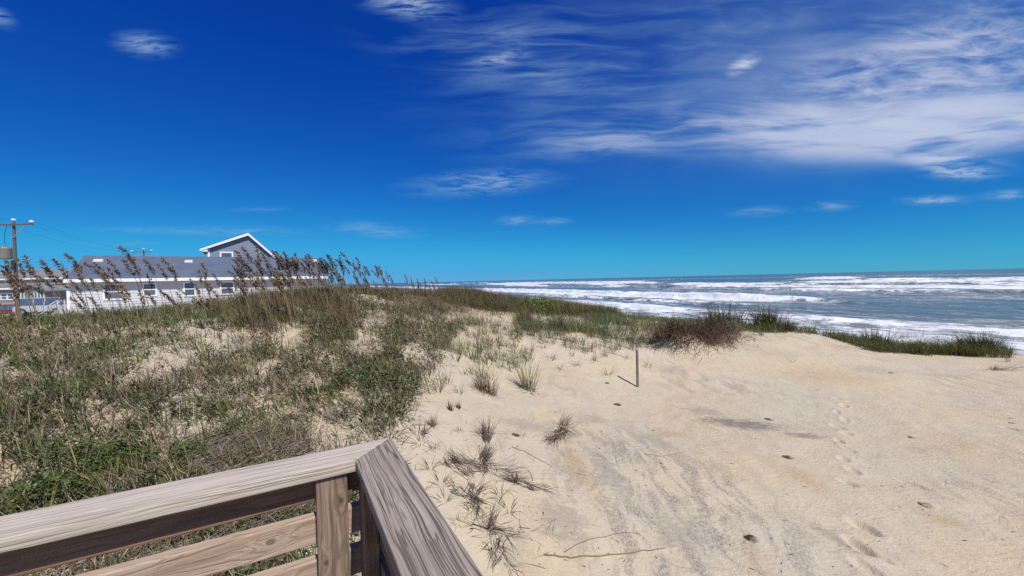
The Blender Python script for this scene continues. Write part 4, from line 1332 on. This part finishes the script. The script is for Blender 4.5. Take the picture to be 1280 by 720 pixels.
def utility_pole(px, ytop, Y, arm_l, arm_r, yarm, label, transformer=False, yaw=0.0):
    t = at(px, ytop, Y); zg = float(H(np.array([t[0]]), np.array([t[1]]))[0])
    k = Y / F
    root = empty('utility_pole', (t[0], Y, zg - .2), label, 'utility pole')
    h = t[2] - zg + .2
    bm = bm_new(); tube(bm, [(0, 0, 0), (0, 0, h * .5), (0, 0, h)], [.14, .125, .10], 10); done('pole_shaft', bm, M['pole'], root, smooth=False)
    za = h - (yarm - ytop) * k
    xa, xb = (arm_l - px) * k, (arm_r - px) * k
    bm = bm_new(); box(bm, xa, xb, -.25, -.13, za - .07, za + .07); done('crossarm', bm, M['pole'], root, .01)
    bm = bm_new(); tube(bm, [(xb * .62, -.18, za - .06), (.05, -.13, za - xb * .6)], .03, 5); done('arm_brace', bm, M['metal'], root)
    if not transformer:
        bm = bm_new(); tube(bm, [(xa * .62, -.18, za - .06), (-.05, -.13, za - xb * .6)], .03, 5); done('arm_brace', bm, M['metal'], root)
    tops = []
    for x, zz in ((0, h), (xb - .12, za + .07), (xa + .12, za + .07)):
        y = 0 if x == 0 else -.19
        bm = bm_new(); tube(bm, [(x, y, zz), (x, y, zz + .10), (x, y, zz + .12), (x, y, zz + .24), (x, y, zz + .27)], [.04, .05, .17, .14, .05], 10); done('insulator', bm, M['porcelain'], root)
        tops.append(Vector((t[0] + x, Y + y, zg - .2 + zz + .28)))
    if transformer:
        zt = h - (324 - ytop) * k; r = .42
        bm = bm_new(); tube(bm, [(-.42, -.38, zt), (-.42, -.38, zt + .05), (-.42, -.38, zt + .95), (-.42, -.38, zt + 1.08)], [r * .9, r, r, r * .8], 16)
        tr = done('transformer', bm, M['rustgrey'], root)
        bm = bm_new(); tube(bm, [(-.42, -.38, zt + 1.08), (-.42, -.38, zt + 1.38)], [.09, .05], 8); done('bushing', bm, M['rustgrey'], tr)
        bm = bm_new(); tube(bm, [(-.42, -.38, zt + 1.38), (-.5, -.3, zt + 2.2), (-.38, -.19, za)], .018, 4); done('jumper_wire', bm, M['wire'], tr)
        bm = bm_new(); box(bm, -.12, .16, -.26, -.13, zt - .95, zt - .1); done('cable_box', bm, M['wire'], root, .01)
    return tops


T1 = utility_pole(17, 277, 37, -5, 44, 281, 'near wooden utility pole with grey transformer can, left of the houses', True)
T2 = utility_pole(179.5, 312, 78, 165, 191, 315, 'distant small utility pole with crossarm behind the long roof')
TL = [Vector((q.x - 26, q.y - 20, q.z + .3)) for q in T1]
for i in range(3):
    for A, B_, lab in ((T1[i], T2[i], 'thin power line from the near pole to the distant pole'), (TL[i], T1[i], 'thin power line entering from the left to the near pole')):
        pts = []
        for k in range(17):
            f = k / 16; p = A.lerp(B_, f); p.z -= 4 * f * (1 - f) * (.9 if lab.startswith('thin power line from') else .5); pts.append(p)
        bm = bm_new(); tube(bm, [q - pts[0] for q in pts], .008, 4)
        o = done('power_line', bm, M['wire']); o.location = pts[0]
        tag(o, lab, 'power line', 'power lines ' + ('between the poles' if lab.startswith('thin power line from') else 'left of the near pole'))

# ------------------------------------------------------------------ sea oats along the crest
M['stem'] = plain('dry_stalk', (.20, .15, .085), .8, 0, .25, 20)
_ORD = ['first', 'second', 'third', 'fourth', 'fifth', 'sixth', 'seventh', 'eighth', 'ninth', 'tenth', 'eleventh', 'twelfth', 'thirteenth', 'fourteenth', 'fifteenth', 'sixteenth', 'seventeenth', 'eighteenth', 'nineteenth', 'twentieth',
        'twenty-first', 'twenty-second', 'twenty-third', 'twenty-fourth', 'twenty-fifth', 'twenty-sixth', 'twenty-seventh', 'twenty-eighth', 'twenty-ninth', 'thirtieth', 'thirty-first', 'thirty-second', 'thirty-third', 'thirty-fourth', 'thirty-fifth', 'thirty-sixth']


def oat_proto(lean, droop, nsp, seed):
    """stalk 1 m tall with its head; returns (stem mesh, head mesh, tip offset)"""
    rg = np.random.default_rng(seed)
    pts = []; p = np.zeros(3); th = lean * .25
    n = 16
    for k in range(n + 1):
        pts.append(p.copy())
        f = k / n
        a = lean * (.25 + 1.0 * f) + droop * max(0, f - .72) * 3.2
        p = p + np.array([-math.sin(a), 0.03 * math.sin(k), math.cos(a)]) / n
    pts = np.array(pts); pts /= pts[:, 2].max()
    bm = bm_new(); tube(bm, pts, [.0055 - .0035 * k / n for k in range(n + 1)], 4)
    # a few dry leaves low on the stalk
    me_s = bpy.data.meshes.new('stalk'); bm.to_mesh(me_s); bm.free(); me_s.materials.append(M['stem'])
    bl = Blades()
    base = []; az = []; ll = []; th0 = []; bend = []; wd = []
    for k in range(nsp):
        f = .70 + .30 * (k / nsp) ** .9
        i = f * n; i0 = min(int(i), n - 1); q = pts[i0] + (pts[i0 + 1] - pts[i0]) * (i - i0)
        spread = .036 * math.sin(math.pi * min(1, (f - .68) / .30)) + .004
        q = q + rg.normal(0, spread * .5, 3) + np.array([spread * .35, 0, -.5 * spread])
        base.append(q); az.append(R(-90) + rg.normal(0, .9)); ll.append(rg.uniform(.034, .058)); th0.append(abs(rg.normal(lean + .5, .45))); bend.append(rg.uniform(.2, .9)); wd.append(rg.uniform(.011, .019))
    for dup_ in range(2):
        m = len(az)
        bl.add(*blade_mesh(np.array(base), np.array(az) + dup_ * 1.3, np.array(ll), np.array(th0), np.array(bend), np.array(wd), pick([(.11, .07, .036), (.16, .105, .055), (.08, .05, .028), (.30, .22, .13)], m, .2), 3))
    V = np.concatenate(bl.V); me_h = np_mesh('seed_head', V, [np.concatenate(bl.F4), np.concatenate(bl.F3)], np.concatenate(bl.C)); me_h.materials.append(M['dead'])
    return me_s, me_h, pts[pts[:, 2].argmax()]


PROTO_L = [oat_proto(.34 + .08 * k, .45, 64 + 6 * k, 100 + k) for k in range(4)]
PROTO_U = [oat_proto(.10 + .07 * k, .15, 54 + 6 * k, 200 + k) for k in range(4)]
RIDGE = [(-50, 409), (0, 406), (100, 402), (200, 396), (300, 384), (360, 374), (400, 367), (420, 366), (450, 365), (500, 368), (560, 373), (640, 381)]
OATS = [(0, 330), (6, 324), (20, 322), (31, 318), (35, 331), (51, 324), (66, 322), (81, 316), (92, 331), (105, 327), (116, 327), (133, 323), (149, 307), (152, 323), (163, 320), (179, 323), (196, 329), (201, 321),
        (92, 363), (87, 370), (109, 369), (156, 361), (173, 361), (127, 355), (200, 362), (252, 327), (266, 340), (285, 337), (293, 312), (302, 308), (299, 332), (320, 307), (327, 315), (344, 312), (354, 313), (368, 315), (376, 326), (340, 312),
        (350, 318), (394, 326), (400, 326), (405, 324), (425, 314), (419, 323), (430, 331), (437, 328), (223, 360), (246, 360), (219, 364), (255, 354), (275, 351), (292, 351), (342, 353), (424, 318), (412, 330), (441, 325), (445, 320), (455, 331), (464, 337), (470, 334),
        (475, 340), (482, 338), (486, 342), (480, 347), (454, 347), (458, 349), (466, 350), (506, 342), (513, 345), (521, 347), (516, 355), (530, 347), (536, 355), (539, 350), (544, 345), (526, 359), (530, 359), (551, 364), (495, 359), (500, 357)]
_rx = np.random.default_rng(5)
for _k in range(84):
    _px = float(_rx.uniform(290, 425)); OATS.append((_px, float(_rx.uniform(316, 350))))
for _k in range(26):
    _px = float(_rx.uniform(395, 480)); OATS.append((_px, float(_rx.uniform(326, 352))))
for _k in range(30):
    _px = float(_rx.uniform(-5, 270)); OATS.append((_px, float(_rx.uniform(330, 372))))


def oat_zone(px, py):
    if px < 72: return 'before the far left houses'
    if px < 300 and py > 349: return 'before the white house wall'
    if px < 180: return 'before the landward half of the slate roof'
    if px < 300: return 'before the middle of the slate roof'
    if px < 346: return 'below the grey-blue gable'
    if px < 378: return 'just right of the grey-blue gable'
    if px < 412: return 'before the seaward end of the slate roof'
    if px < 450: return 'just past the seaward roof end'
    if px < 490: return 'on the crest slope towards the surf'
    return 'against the white surf'


def plant_oats():
    items = []
    for (px, py) in OATS:
        ry = np.interp(px, [q[0] for q in RIDGE], [q[1] for q in RIDGE])
        dep0 = hit(px, ry + 3)[0][1]
        pr = (PROTO_L if random.random() < np.interp(px, [0, 250, 420, 480], [1, .85, .35, .1]) else PROTO_U)[random.randrange(4)]
        best = None
        for dd in (0, .3, -.3, .6, -.6, .9, -.9, 1.2, -1.3, 1.6, 2.0, 2.6):
            d = dep0 + dd * (dep0 / 7) + random.uniform(-.2, .2)
            tip = at(px, py, d); s_ = 1.0
            rz = random.uniform(-.5, .5)
            for _ in range(4):
                off = Matrix.Rotation(rz, 3, 'Z') @ Vector(pr[2]) * s_
                b = tip - np.array(off); gz = float(H(np.array([b[0]]), np.array([b[1]]), False)[0])
                s_ = max(.2, tip[2] - gz)
            sc = abs(s_ - 1.05)
            if best is None or sc < best[0]: best = (sc, b, gz, s_, rz)
            if .72 < s_ < 1.32: break
        items.append((oat_zone(px, py), px, py, best, pr))
    zones = {}
    for it in items: zones.setdefault(it[0], []).append(it)
    for z, li in zones.items():
        li.sort(key=lambda q: q[1])
        for k, (_, px, py, (sc, b, gz, s_, rz), pr) in enumerate(li):
            if s_ > 2.2 or s_ < .3: continue
            root = empty('sea_oat', (b[0], b[1], gz - .02), '%s brown sea oat from the left %s' % (_ORD[min(k, len(_ORD) - 1)], z), 'sea oat', 'sea oats ' + z, rz)
            root.scale = (s_, s_, s_)
            link('stalk', pr[0], None, root); link('seed_head', pr[1], None, root)


plant_oats()

# ------------------------------------------------------------------ single clumps and tufts
def clump(name, px, py, w_px, h_px, label, cat, cols, group=None, n=160, lean=.35, bend=.6, width=.008, dead=0, dcols=None, jl=.3, wind=.35):
    c = hit(px, py)[0]; d = c[1]; k = d / F
    rad = w_px * k / 2; L = h_px * k
    a = RNG.uniform(0, 6.283, n); r = np.sqrt(RNG.random(n)) * rad * .62
    bx = c[0] + r * np.sin(a); by = c[1] + r * np.cos(a) * .8 + rad * .3
    bz = H(bx, by, False) - .02
    az = np.where(RNG.random(n) < wind, WIND + RNG.normal(0, .6, n), a + RNG.normal(0, .5, n))
    th = np.abs(RNG.normal(lean, lean * .6, n)) * (.4 + .9 * r / max(rad, 1e-3)); be = RNG.uniform(.2, 1.3, n) * bend
    LL = L * 1.12 * RNG.uniform(1 - jl * 1.6, 1 + jl * .4, n)
    bl = Blades(); bl.add(*blade_mesh(np.column_stack([bx, by, bz]), az, LL, th, be, width * RNG.uniform(.6, 1.4, n), pick(cols, n), 4))
    o0 = (float(c[0]), float(c[1]), float(c[2]))
    if dead:
        root = empty(name, o0, label, cat, group)
        g = bl.build('green_blades', M['grass'], root, o0); g.location = (0, 0, 0)
        m = dead
        a = RNG.uniform(0, 6.283, m); r = np.sqrt(RNG.random(m)) * rad * .8
        bx = c[0] + r * np.sin(a); by = c[1] + r * np.cos(a) * .6 - rad * .05
        b2 = Blades(); b2.add(*blade_mesh(np.column_stack([bx, by, H(bx, by, False) - .01]), a + RNG.normal(0, .4, m), L * RNG.uniform(.3, .65, m), RNG.uniform(.5, 1.3, m), RNG.uniform(.2, 1.0, m), width * .8 * RNG.uniform(.6, 1.3, m), pick(dcols or (BROWN + GREY), m), 4))
        q = b2.build('dead_blades', M['dead'], root, o0); q.location = (0, 0, 0)
        return root
    o = bl.build(name, M['grass'], None, o0)
    return tag(o, label, cat, group)


DK = [(.07, .085, .03), (.10, .115, .04), (.08, .075, .035), (.125, .105, .05), (.06, .075, .03)]
DKB = DK + [(.10, .07, .04), (.12, .09, .05)]
GC = 'dark grass clumps on the seaward crest'
clump('grass_clump', 912, 409, 84, 36, 'wide dark grass clump on the crest just behind the brown mound', 'grass clump', DKB, GC, 420, .35, .7, .011, 200)
clump('grass_clump', 964, 412, 52, 34, 'dark rounded grass clump alone against the surf right of the wide clump', 'grass clump', DK, GC, 420, .32, .6, .012, 90)
clump('grass_clump', 986, 414, 26, 20, 'small brown-based grass clump between two rounded dark clumps', 'grass clump', DKB, GC, 160, .4, .6, .011, 70)
clump('grass_clump', 1010, 414, 30, 26, 'small spiky dark grass clump standing against the foam', 'grass clump', DK, GC, 240, .4, .6, .011, 40)
clump('grass_clump', 1102, 436, 48, 30, 'grass clump with dark dead base beside the driftwood root', 'grass clump', GREEN + DKB, GC, 380, .4, .7, .010, 160)
clump('grass_clump', 1150, 428, 52, 28, 'wind-swept green grass clump in the middle of the right-hand belt', 'grass clump', GREEN + DK + YELLOW[1:2], GC, 420, .4, .7, .010, 60)
clump('grass_clump', 1196, 438, 40, 24, 'green grass clump with thin base left of the rightmost big clump', 'grass clump', GREEN + DK, GC, 320, .4, .7, .010, 60)
clump('grass_clump', 1234, 442, 62, 34, 'big bushy dark green grass clump near the right end of the crest', 'grass clump', GREEN + DK + DK, GC, 620, .4, .7, .010, 180)
clump('grass_clump', 1277, 442, 26, 22, 'brown-green grass clump cut by the right edge of the view', 'grass clump', DKB + YELLOW[:1], GC, 160, .4, .7, .009, 50)
GY = 'small yellow-green tufts on the sand'
clump('grass_tuft', 660, 489, 26, 46, 'upright yellow-green tuft with dark base alone on open sand', 'grass tuft', YELLOW + GREEN[:2], GY, 90, .28, .5, .007, 40, BROWN)
clump('grass_tuft', 953, 420, 10, 16, 'tiny straw tuft on the sandy crest right of the wide clump', 'grass tuft', YELLOW, GY, 26, .3, .5, .008)
clump('grass_tuft', 1144, 443, 14, 14, 'tiny green tuft on sand in front of the right-hand belt', 'grass tuft', GREEN + YELLOW, GY, 40, .3, .5, .008)
clump('grass_tuft', 1163, 445, 20, 10, 'low brownish tuft on sand below the belt, beside the tiny green tuft', 'grass tuft', YELLOW + BROWN, GY, 40, .5, .5, .008)
clump('grass_tuft', 1262, 452, 8, 16, 'thin brown sprig on bare sand near the right edge', 'grass tuft', BROWN, GY, 8, .2, .4, .008)
clump('grass_tuft', 990, 453, 10, 11, 'few-bladed sprig on bare sand below the small dark clumps', 'grass tuft', YELLOW + BROWN, GY, 7, .5, .5, .007)
clump('grass_tuft', 608, 492, 44, 26, 'brown stubble tuft with dark base beside the yellow-green tuft', 'grass tuft', BROWN + BROWN + YELLOW[1:3], 'dead stubble tufts on the sand', 150, .3, .4, .006, 60, BROWN)
clump('grass_tuft', 563, 514, 9, 15, 'left one of two tiny dark stubs poking from sand', 'grass tuft', BROWN, 'dead stubble tufts on the sand', 30, .15, .2, .007)
clump('grass_tuft', 573, 512, 8, 13, 'right one of two tiny dark stubs poking from sand', 'grass tuft', BROWN, 'dead stubble tufts on the sand', 26, .15, .2, .007)
clump('grass_tuft', 541, 534, 12, 22, 'small golden tuft on sand beyond the railing corner', 'grass tuft', YELLOW, 'dead stubble tufts on the sand', 46, .35, .5, .005)
clump('grass_tuft', 658, 408, 24, 30, 'rusty tuft standing over the grey-green grass', 'grass tuft', YELLOW[1:3] + BROWN, GY, 120, .3, .5, .010, 30)
clump('grass_tuft', 702, 414, 30, 28, 'dark spiky tuft on the rim of the sandy hump', 'grass tuft', DKB + YELLOW[2:3], GY, 150, .4, .6, .010, 30)

# thin sprigs sprinkled on the upper sand slope
SPRIG = [(600, 440), (590, 452), (612, 452), (625, 462), (582, 468), (604, 474), (632, 446), (645, 455), (570, 452), (640, 432), (662, 440), (680, 436), (690, 450), (715, 445), (722, 458), (744, 452), (706, 432), (735, 438), (757, 446), (770, 438),
         (785, 448), (760, 468), (560, 478), (548, 490), (575, 490), (623, 428), (700, 462), (810, 458)]
pr_m = []
for k in range(5):
    n = 12; a = RNG.uniform(0, 6.283, n)
    bl = Blades(); bl.add(*blade_mesh(np.column_stack([np.sin(a) * .03, np.cos(a) * .03, np.full(n, -.01)]), a, RNG.uniform(.14, .34, n), RNG.uniform(.15, .8, n), RNG.uniform(.2, 1.2, n), RNG.uniform(.005, .010, n), pick(YELLOW + BLUEG + GREEN, n), 4))
    V = np.concatenate(bl.V); me = np_mesh('grass_sprig', V, [np.concatenate(bl.F4), np.concatenate(bl.F3)], np.concatenate(bl.C)); me.materials.append(M['grass']); pr_m.append(me)
for k, (px, py) in enumerate(SPRIG):
    p = hit(px, py)[0]
    o = link('grass_sprig', pr_m[k % 5], None, None, (p[0], p[1], p[2])); o.rotation_euler = (0, 0, random.uniform(0, 6)); s_ = random.uniform(.8, 1.35); o.scale = (s_, s_, s_)
    tag(o, 'thin yellow-green sprig on the sand slope left of the stake', 'grass sprig', 'thin sprigs on the sand slope')
ROS = [(526, 556, 20), (538, 585, 22), (552, 606, 24), (520, 540, 16), (560, 580, 14), (556, 628, 20), (600, 545, 14), (625, 620, 22), (636, 640, 24), (590, 640, 16), (616, 690, 20), (640, 600, 12), (505, 552, 14), (545, 560, 12), (575, 540, 10), (572, 655, 14)]
for k, (px, py, h) in enumerate(ROS):
    p = hit(px, py)[0]
    o = link('grass_rosette', pr_m[(k + 2) % 5], None, None, (p[0], p[1], p[2])); o.rotation_euler = (0, 0, random.uniform(0, 6)); s_ = h * p[1] / F / .19; o.scale = (s_, s_, s_ * .75)
    tag(o, 'thin green seedling spread on the sand right of the railing', 'grass seedling', 'thin seedlings beside the railing')


# the drooping mound of dead grass
def mound():
    A = np.array([_m[0] - .25, _m[1] + .1]); B = np.array([_m2[0] + .15, _m2[1] - .1]); D = B - A; Nn = np.array([D[1], -D[0]]) / np.linalg.norm(D)
    bl = Blades()

    def lay(n, f0, f1, off, spread, az0, azs, l0, l1, cols):
        f = RNG.uniform(f0, f1, n); o = RNG.normal(off, spread, n)
        lump = fbm(f * 9, o * 3, 2, 5)
        bx = A[0] + D[0] * f + Nn[0] * o; by = A[1] + D[1] * f + Nn[1] * o
        az = R(az0) + RNG.normal(0, azs, n)
        bl.add(*blade_mesh(np.column_stack([bx, by, H(bx, by, False) - .02]), az, RNG.uniform(l0, l1, n) * (.6 + .9 * lump), RNG.uniform(.25, 1.0, n), RNG.uniform(.9, 2.2, n), RNG.uniform(.005, .011, n), pick(cols, n), 6, RNG.normal(0, .5, n)))
    dk = [(.15, .098, .064), (.20, .135, .092), (.10, .064, .045), (.27, .19, .135), (.075, .05, .036)]
    lay(1500, -.12, 1.0, .05, .24, 212, .45, .45, 1.0, dk)           # hair combed down towards the viewer
    lay(500, -.2, .6, -.1, .2, 255, .5, .4, .8, dk)
    lay(750, .35, 1.1, .15, .28, 165, .6, .3, .7, [(.30, .22, .165), (.38, .29, .21), (.19, .14, .10), (.14, .10, .07)])  # paler straw towards the top, its sunlit look also put into the colour
    lay(260, .1, 1.1, 0, .35, 300, 1.2, .25, .55, dk)
    c = (A + B) / 2
    o = bl.build('dead_grass_mound', M['dead'], None, (float(c[0]), float(c[1]), float(H(np.array([c[0]]), np.array([c[1]]), False)[0])))
    tag(o, 'big drooping mound of dark brown dead grass right of the stake', 'dead grass')


mound()


# heaps, roots and twigs lying on the sand
def heap(name, px, py, spec, label, cat, cols, n=140):
    """spec: list of (dx_px, dy_px, heading_deg, length m, spread m, count)"""
    c = hit(px, py)[0]; bl = Blades()
    for (dx, dy, hd, L, sp, m, th) in spec:
        m = int(m * .8)
        p = hit(px + dx, py + dy)[0]
        a = R(hd) + RNG.normal(0, .28, m)
        of = RNG.uniform(-.6, .4, m) * L * (1.0 if th > 1.1 else .25)
        bx = p[0] + RNG.normal(0, sp * .6, m) + of * math.sin(R(hd)); by = p[1] + RNG.normal(0, sp * .6, m) + of * math.cos(R(hd))
        bl.add(*blade_mesh(np.column_stack([bx, by, H(bx, by, False) + RNG.uniform(0, .035, m)]), a, L * RNG.uniform(.5, 1.2, m), np.clip(RNG.normal(th, .2, m), .2, 1.5), RNG.normal(.2, .3, m), RNG.uniform(.0025, .0065, m), pick(cols, m), 5, RNG.normal(0, .9, m)))
    o = bl.build(name, M['dead'], None, tuple(float(q) for q in c))
    return tag(o, label, cat)


DR = [(.10, .075, .06), (.15, .115, .09), (.075, .055, .045), (.22, .17, .14)]
heap('dead_grass_root', 592, 582, [(0, 0, -80, .30, .05, 70, 1.3), (12, -6, 30, .26, .04, 60, 1.0), (16, -30, 15, .28, .03, 60, .7), (14, -36, -20, .22, .02, 30, .5), (-16, 4, -60, .25, .05, 50, 1.2), (26, 4, 100, .3, .03, 30, 1.4), (16, 0, 170, .18, .04, 50, 1.3)], 'tangled dark dead grass root with upright tuft on the near sand', 'dead grass', DR)
heap('dead_straw_heap', 702, 542, [(0, 0, 200, .34, .06, 150, 1.35), (3, -10, 30, .22, .05, 90, 1.1), (-5, 6, 210, .30, .05, 100, 1.4), (6, -4, 130, .22, .04, 50, 1.3)], 'grey-brown heap of dry straw lying alone on open sand', 'dead grass', STRAW[1:] + GREY + DR)
heap('dead_grass_root', 650, 606, [(0, 0, -75, .28, .03, 50, 1.4), (10, 0, 110, .34, .02, 30, 1.4), (-4, -2, 20, .1, .02, 20, .8)], 'flat dark dead root spread sideways left of the open sand', 'dead grass', DR)
heap('dead_grass_root', 585, 622, [(0, 0, -70, .26, .03, 50, 1.4), (8, 2, 160, .30, .02, 40, 1.4), (12, -4, 40, .15, .03, 30, 1.2)], 'dead root with trailing grey strand close to the railing cap', 'dead grass', DR + GREY)
heap('dead_grass_root', 612, 660, [(0, 0, 20, .20, .02, 26, .8), (-6, 4, -80, .24, .02, 30, 1.4), (4, 10, 180, .26, .03, 36, 1.4), (8, 6, 110, .26, .02, 26, 1.4)], 'bushy pale-tipped dead root lowest in the group by the railing', 'dead grass', DR + STRAW[1:3])
heap('dead_grass_root', 632, 700, [(0, 0, 150, .26, .02, 16, 1.4), (-8, 0, 30, .2, .02, 14, 1.2)], 'thin dead wisp near the bottom edge beside the railing cap', 'dead grass', DR)
heap('driftwood_root', 1096, 439, [(0, 0, -85, .7, .05, 60, 1.45), (-20, -2, -85, .8, .04, 40, 1.5), (18, 2, 95, .4, .05, 60, 1.2)], 'dark flat root washed out beside the clump on the right crest', 'driftwood', DR)
heap('driftwood_root', 1250, 463, [(0, 0, 100, .55, .04, 40, 1.45), (-6, -1, 60, .25, .04, 40, 1.3)], 'small dark root scrap lying on sand at the far right', 'driftwood', DR)
heap('dead_grass_wisp', 528, 545, [(0, 0, 20, .2, .03, 16, 1.0), (2, 4, 140, .22, .02, 12, 1.3)], 'dark dead wisp on sand at the edge of the grass by the corner', 'dead grass', DR)
heap('dead_grass_wisp', 616, 415, [(0, 0, -60, .4, .06, 10, 1.3), (-6, -8, 100, .5, .06, 10, 1.35)], 'bent dark twig wisp in the sandy hollow below the crest', 'dead grass', DR)


def twig(pxs, rad, label):
    P = [hit(*q)[0] + np.array([0, 0, rad * .8]) for q in pxs]
    Q = []
    for i in range(len(P) - 1):
        for k in range(6):
            Q.append(Vector(P[i]).lerp(Vector(P[i + 1]), k / 6) + Vector((random.uniform(-.004, .004), random.uniform(-.004, .004), 0)))
    Q.append(Vector(P[-1])); c = Q[0].copy()
    for q in Q:
        q.z = float(H(np.array([q.x]), np.array([q.y]))[0]) + rad * .7
    bm = bm_new(); tube(bm, [q - c for q in Q], [rad * (1 - .6 * k / len(Q)) for k in range(len(Q))], 5)
    o = done('twig', bm, M['stem']); o.location = c
    tag(o, label, 'twig', 'thin twigs on the sand')


twig([(680, 697), (720, 699), (775, 692), (832, 686)], .006, 'long curved brown twig lying on the near sand')
twig([(704, 692), (735, 676), (770, 668), (800, 668)], .0035, 'faint thin twig arching above the long curved twig')
twig([(806, 570), (828, 573), (852, 565)], .003, 'short hair-thin twig on sand below the dark mineral patch')
twig([(640, 560), (658, 566), (690, 585)], .004, 'straight dead stem pointing right from the tangled root')

# dry plant bits strewn over the sand
bits = Blades(); n = 420
px = RNG.uniform(500, 1275, n); py = RNG.uniform(425, 715, n) ; P = hit(px, py)
w = RNG.random(n) < np.where(px < 780, .9, .35); P = P[w]; m = len(P)
bits.add(*blade_mesh(P + np.array([0, 0, .003]), RNG.uniform(0, 6.283, m), RNG.uniform(.015, .06, m), RNG.uniform(1.4, 1.55, m), RNG.uniform(-.05, .1, m), RNG.uniform(.003, .008, m), pick(DR, m), 3))
tag(bits.build('dry_plant_litter', M['dead']), 'tiny dark bits of dry stem strewn over the sand', 'plant litter', kind='stuff')
strands = Blades(); n = 130
px = RNG.uniform(500, 700, n); py = RNG.uniform(505, 715, n); P = hit(px, py)
strands.add(*blade_mesh(P + np.array([0, 0, .006]), RNG.uniform(0, 6.283, n), RNG.uniform(.08, .28, n), RNG.uniform(1.25, 1.5, n), RNG.uniform(-.1, .35, n), RNG.uniform(.0025, .0045, n), pick(DR + YELLOW + GREEN[:2], n), 5, RNG.normal(0, .9, n)))
tag(strands.build('fine_grass_strands', M['dead']), 'fine loose grass strands lying on the sand by the railing', 'grass strands', kind='stuff')


# stake
def stake():
    p = hit(797, 482)[0]; t = at(797, 430, p[1])
    h = float(t[2] - p[2])
    root = empty('wooden_stake', tuple(float(q) for q in p), 'slim weathered wooden stake with faded pink band standing in the sand', 'stake')
    w = .019
    bm = bm_new()
    hexa(bm, [(-w, -w, -.25), (w, -w, -.25), (w, w, -.25), (-w, w, -.25), (-w * .95, -w * .95, h), (w * .95, -w * .95, h - .008), (w * .95, w * .95, h - .004), (-w * .95, w * .95, h)])
    o = done('stake_shaft', bm, M['stakew'], root, .004)
    bm = bm_new(); box(bm, -w - .001, w + .001, -w - .001, w + .001, h - .115, h - .065); done('band', bm, M['band'], root, .002)


M['stakew'] = mat_wood('stake_wood', (0.25, 0.20, 0.175), (0.16, 0.125, 0.11), (0.05, 0.04, 0.035), 21.0, 0.5, 6, 0.02)
M['band'] = plain('faded_pink_band', (.52, .30, .28), .7, 0, .1, 20)
stake()


# pale scraps caught in the grass, green shrub, dark bush
def scrap(px, py, w, label):
    p = hit(px, py)[0]; r = w * p[1] / F / 2
    bm = bm_new(); bmesh.ops.create_icosphere(bm, subdivisions=3, radius=r)
    for v in bm.verts:
        k = 1 + .7 * (float(fbm(np.array([v.co.x / r * 1.4 + 3]), np.array([v.co.y / r * 1.4 + v.co.z / r]), 3, 77)[0]) - .5)
        v.co = Vector((v.co.x * k, v.co.y * k * .8, v.co.z * k * .55 + r * .4))
    o = done('crumpled_scrap', bm, M['scrap']); o.location = p
    tag(o, label, 'litter', 'pale scraps in the grass')


M['scrap'] = plain('pale_grey_scrap', (.27, .27, .30), .6, 0, .25, 12, .6)
scrap(219, 503, 13, 'pale grey crumpled scrap lying in the grass up the slope')
scrap(377, 622, 22, 'pale grey crumpled scrap seen under the railing cap')


def shrub(name, px, py, w, h, label, cat, cols, n, size, ragged=0.0):
    c = hit(px, py)[0]; k = c[1] / F
    a = RNG.uniform(0, 6.283, n); r = np.sqrt(RNG.random(n)) * w * k / 2
    x = c[0] + r * np.cos(a); y = c[1] + r * np.sin(a) * .6 + .1; f = 1 - (r / (w * k / 2)) ** 2
    if ragged:
        m = fbm(x * 5, y * 5, 3, int(px)) + .25 * f > ragged * RNG.uniform(.85, 1.1, n)
        x, y, f = x[m], y[m], f[m]
    lump = .4 + 1.2 * fbm(x * 6, y * 6, 2, int(px) + 9)
    z = H(x, y, False) + h * k * np.sqrt(RNG.random(len(x))) * (.3 + .7 * f) * lump
    bl = Blades(); leaves(bl, x, y, z, size, cols)
    root = empty(name, tuple(float(q) for q in c), label, cat)
    o = bl.build('foliage', M['grass'], root, tuple(float(q) for q in c)); o.location = (0, 0, 0)
    m = 24; a = RNG.uniform(0, 6.283, m); r = np.sqrt(RNG.random(m)) * w * k / 6
    x = c[0] + r * np.cos(a); y = c[1] + r * np.sin(a) * .5 + .1
    b2 = Blades(); b2.add(*blade_mesh(np.column_stack([x, y, H(x, y, False) - .02]), a, np.full(m, h * k * .8), RNG.uniform(.05, .5, m), RNG.uniform(.1, .5, m), np.full(m, min(.012, size)), pick(BROWN, m), 3))
    o = b2.build('stems', M['dead'], root, tuple(float(q) for q in c)); o.location = (0, 0, 0)


LG = [(.12, .20, .035), (.15, .23, .045), (.09, .16, .03), (.19, .26, .07)]
shrub('green_shrub', 678, 389, 62, 14, 'bright green low shrub on the crest before the surf', 'shrub', LG, 1500, .035)
shrub('dark_bush', 711, 391, 18, 13, 'small dark bush just right of the bright green shrub', 'bush', DK, 400, .03)
shrub('green_plant', 554, 390, 12, 8, 'lone pale green plant in the sandy hollow below the crest', 'plant', LG, 120, .03)
NG = [(.085, .14, .032), (.105, .165, .04), (.06, .10, .026), (.14, .19, .06), (.12, .135, .05)]
shrub('leafy_plant', 108, 590, 150, 30, 'leafy bright green plant above the left part of the railing', 'plant', NG, 3600, .011, .70)
shrub('leafy_plant', 222, 590, 120, 24, 'leafy green plant touching the railing cap, right of the larger one', 'plant', NG, 2600, .011, .72)
shrub('leafy_plant', 40, 640, 130, 28, 'leafy dark green plant at the left edge just above the cap', 'plant', NG + GREEN, 3200, .011, .70)
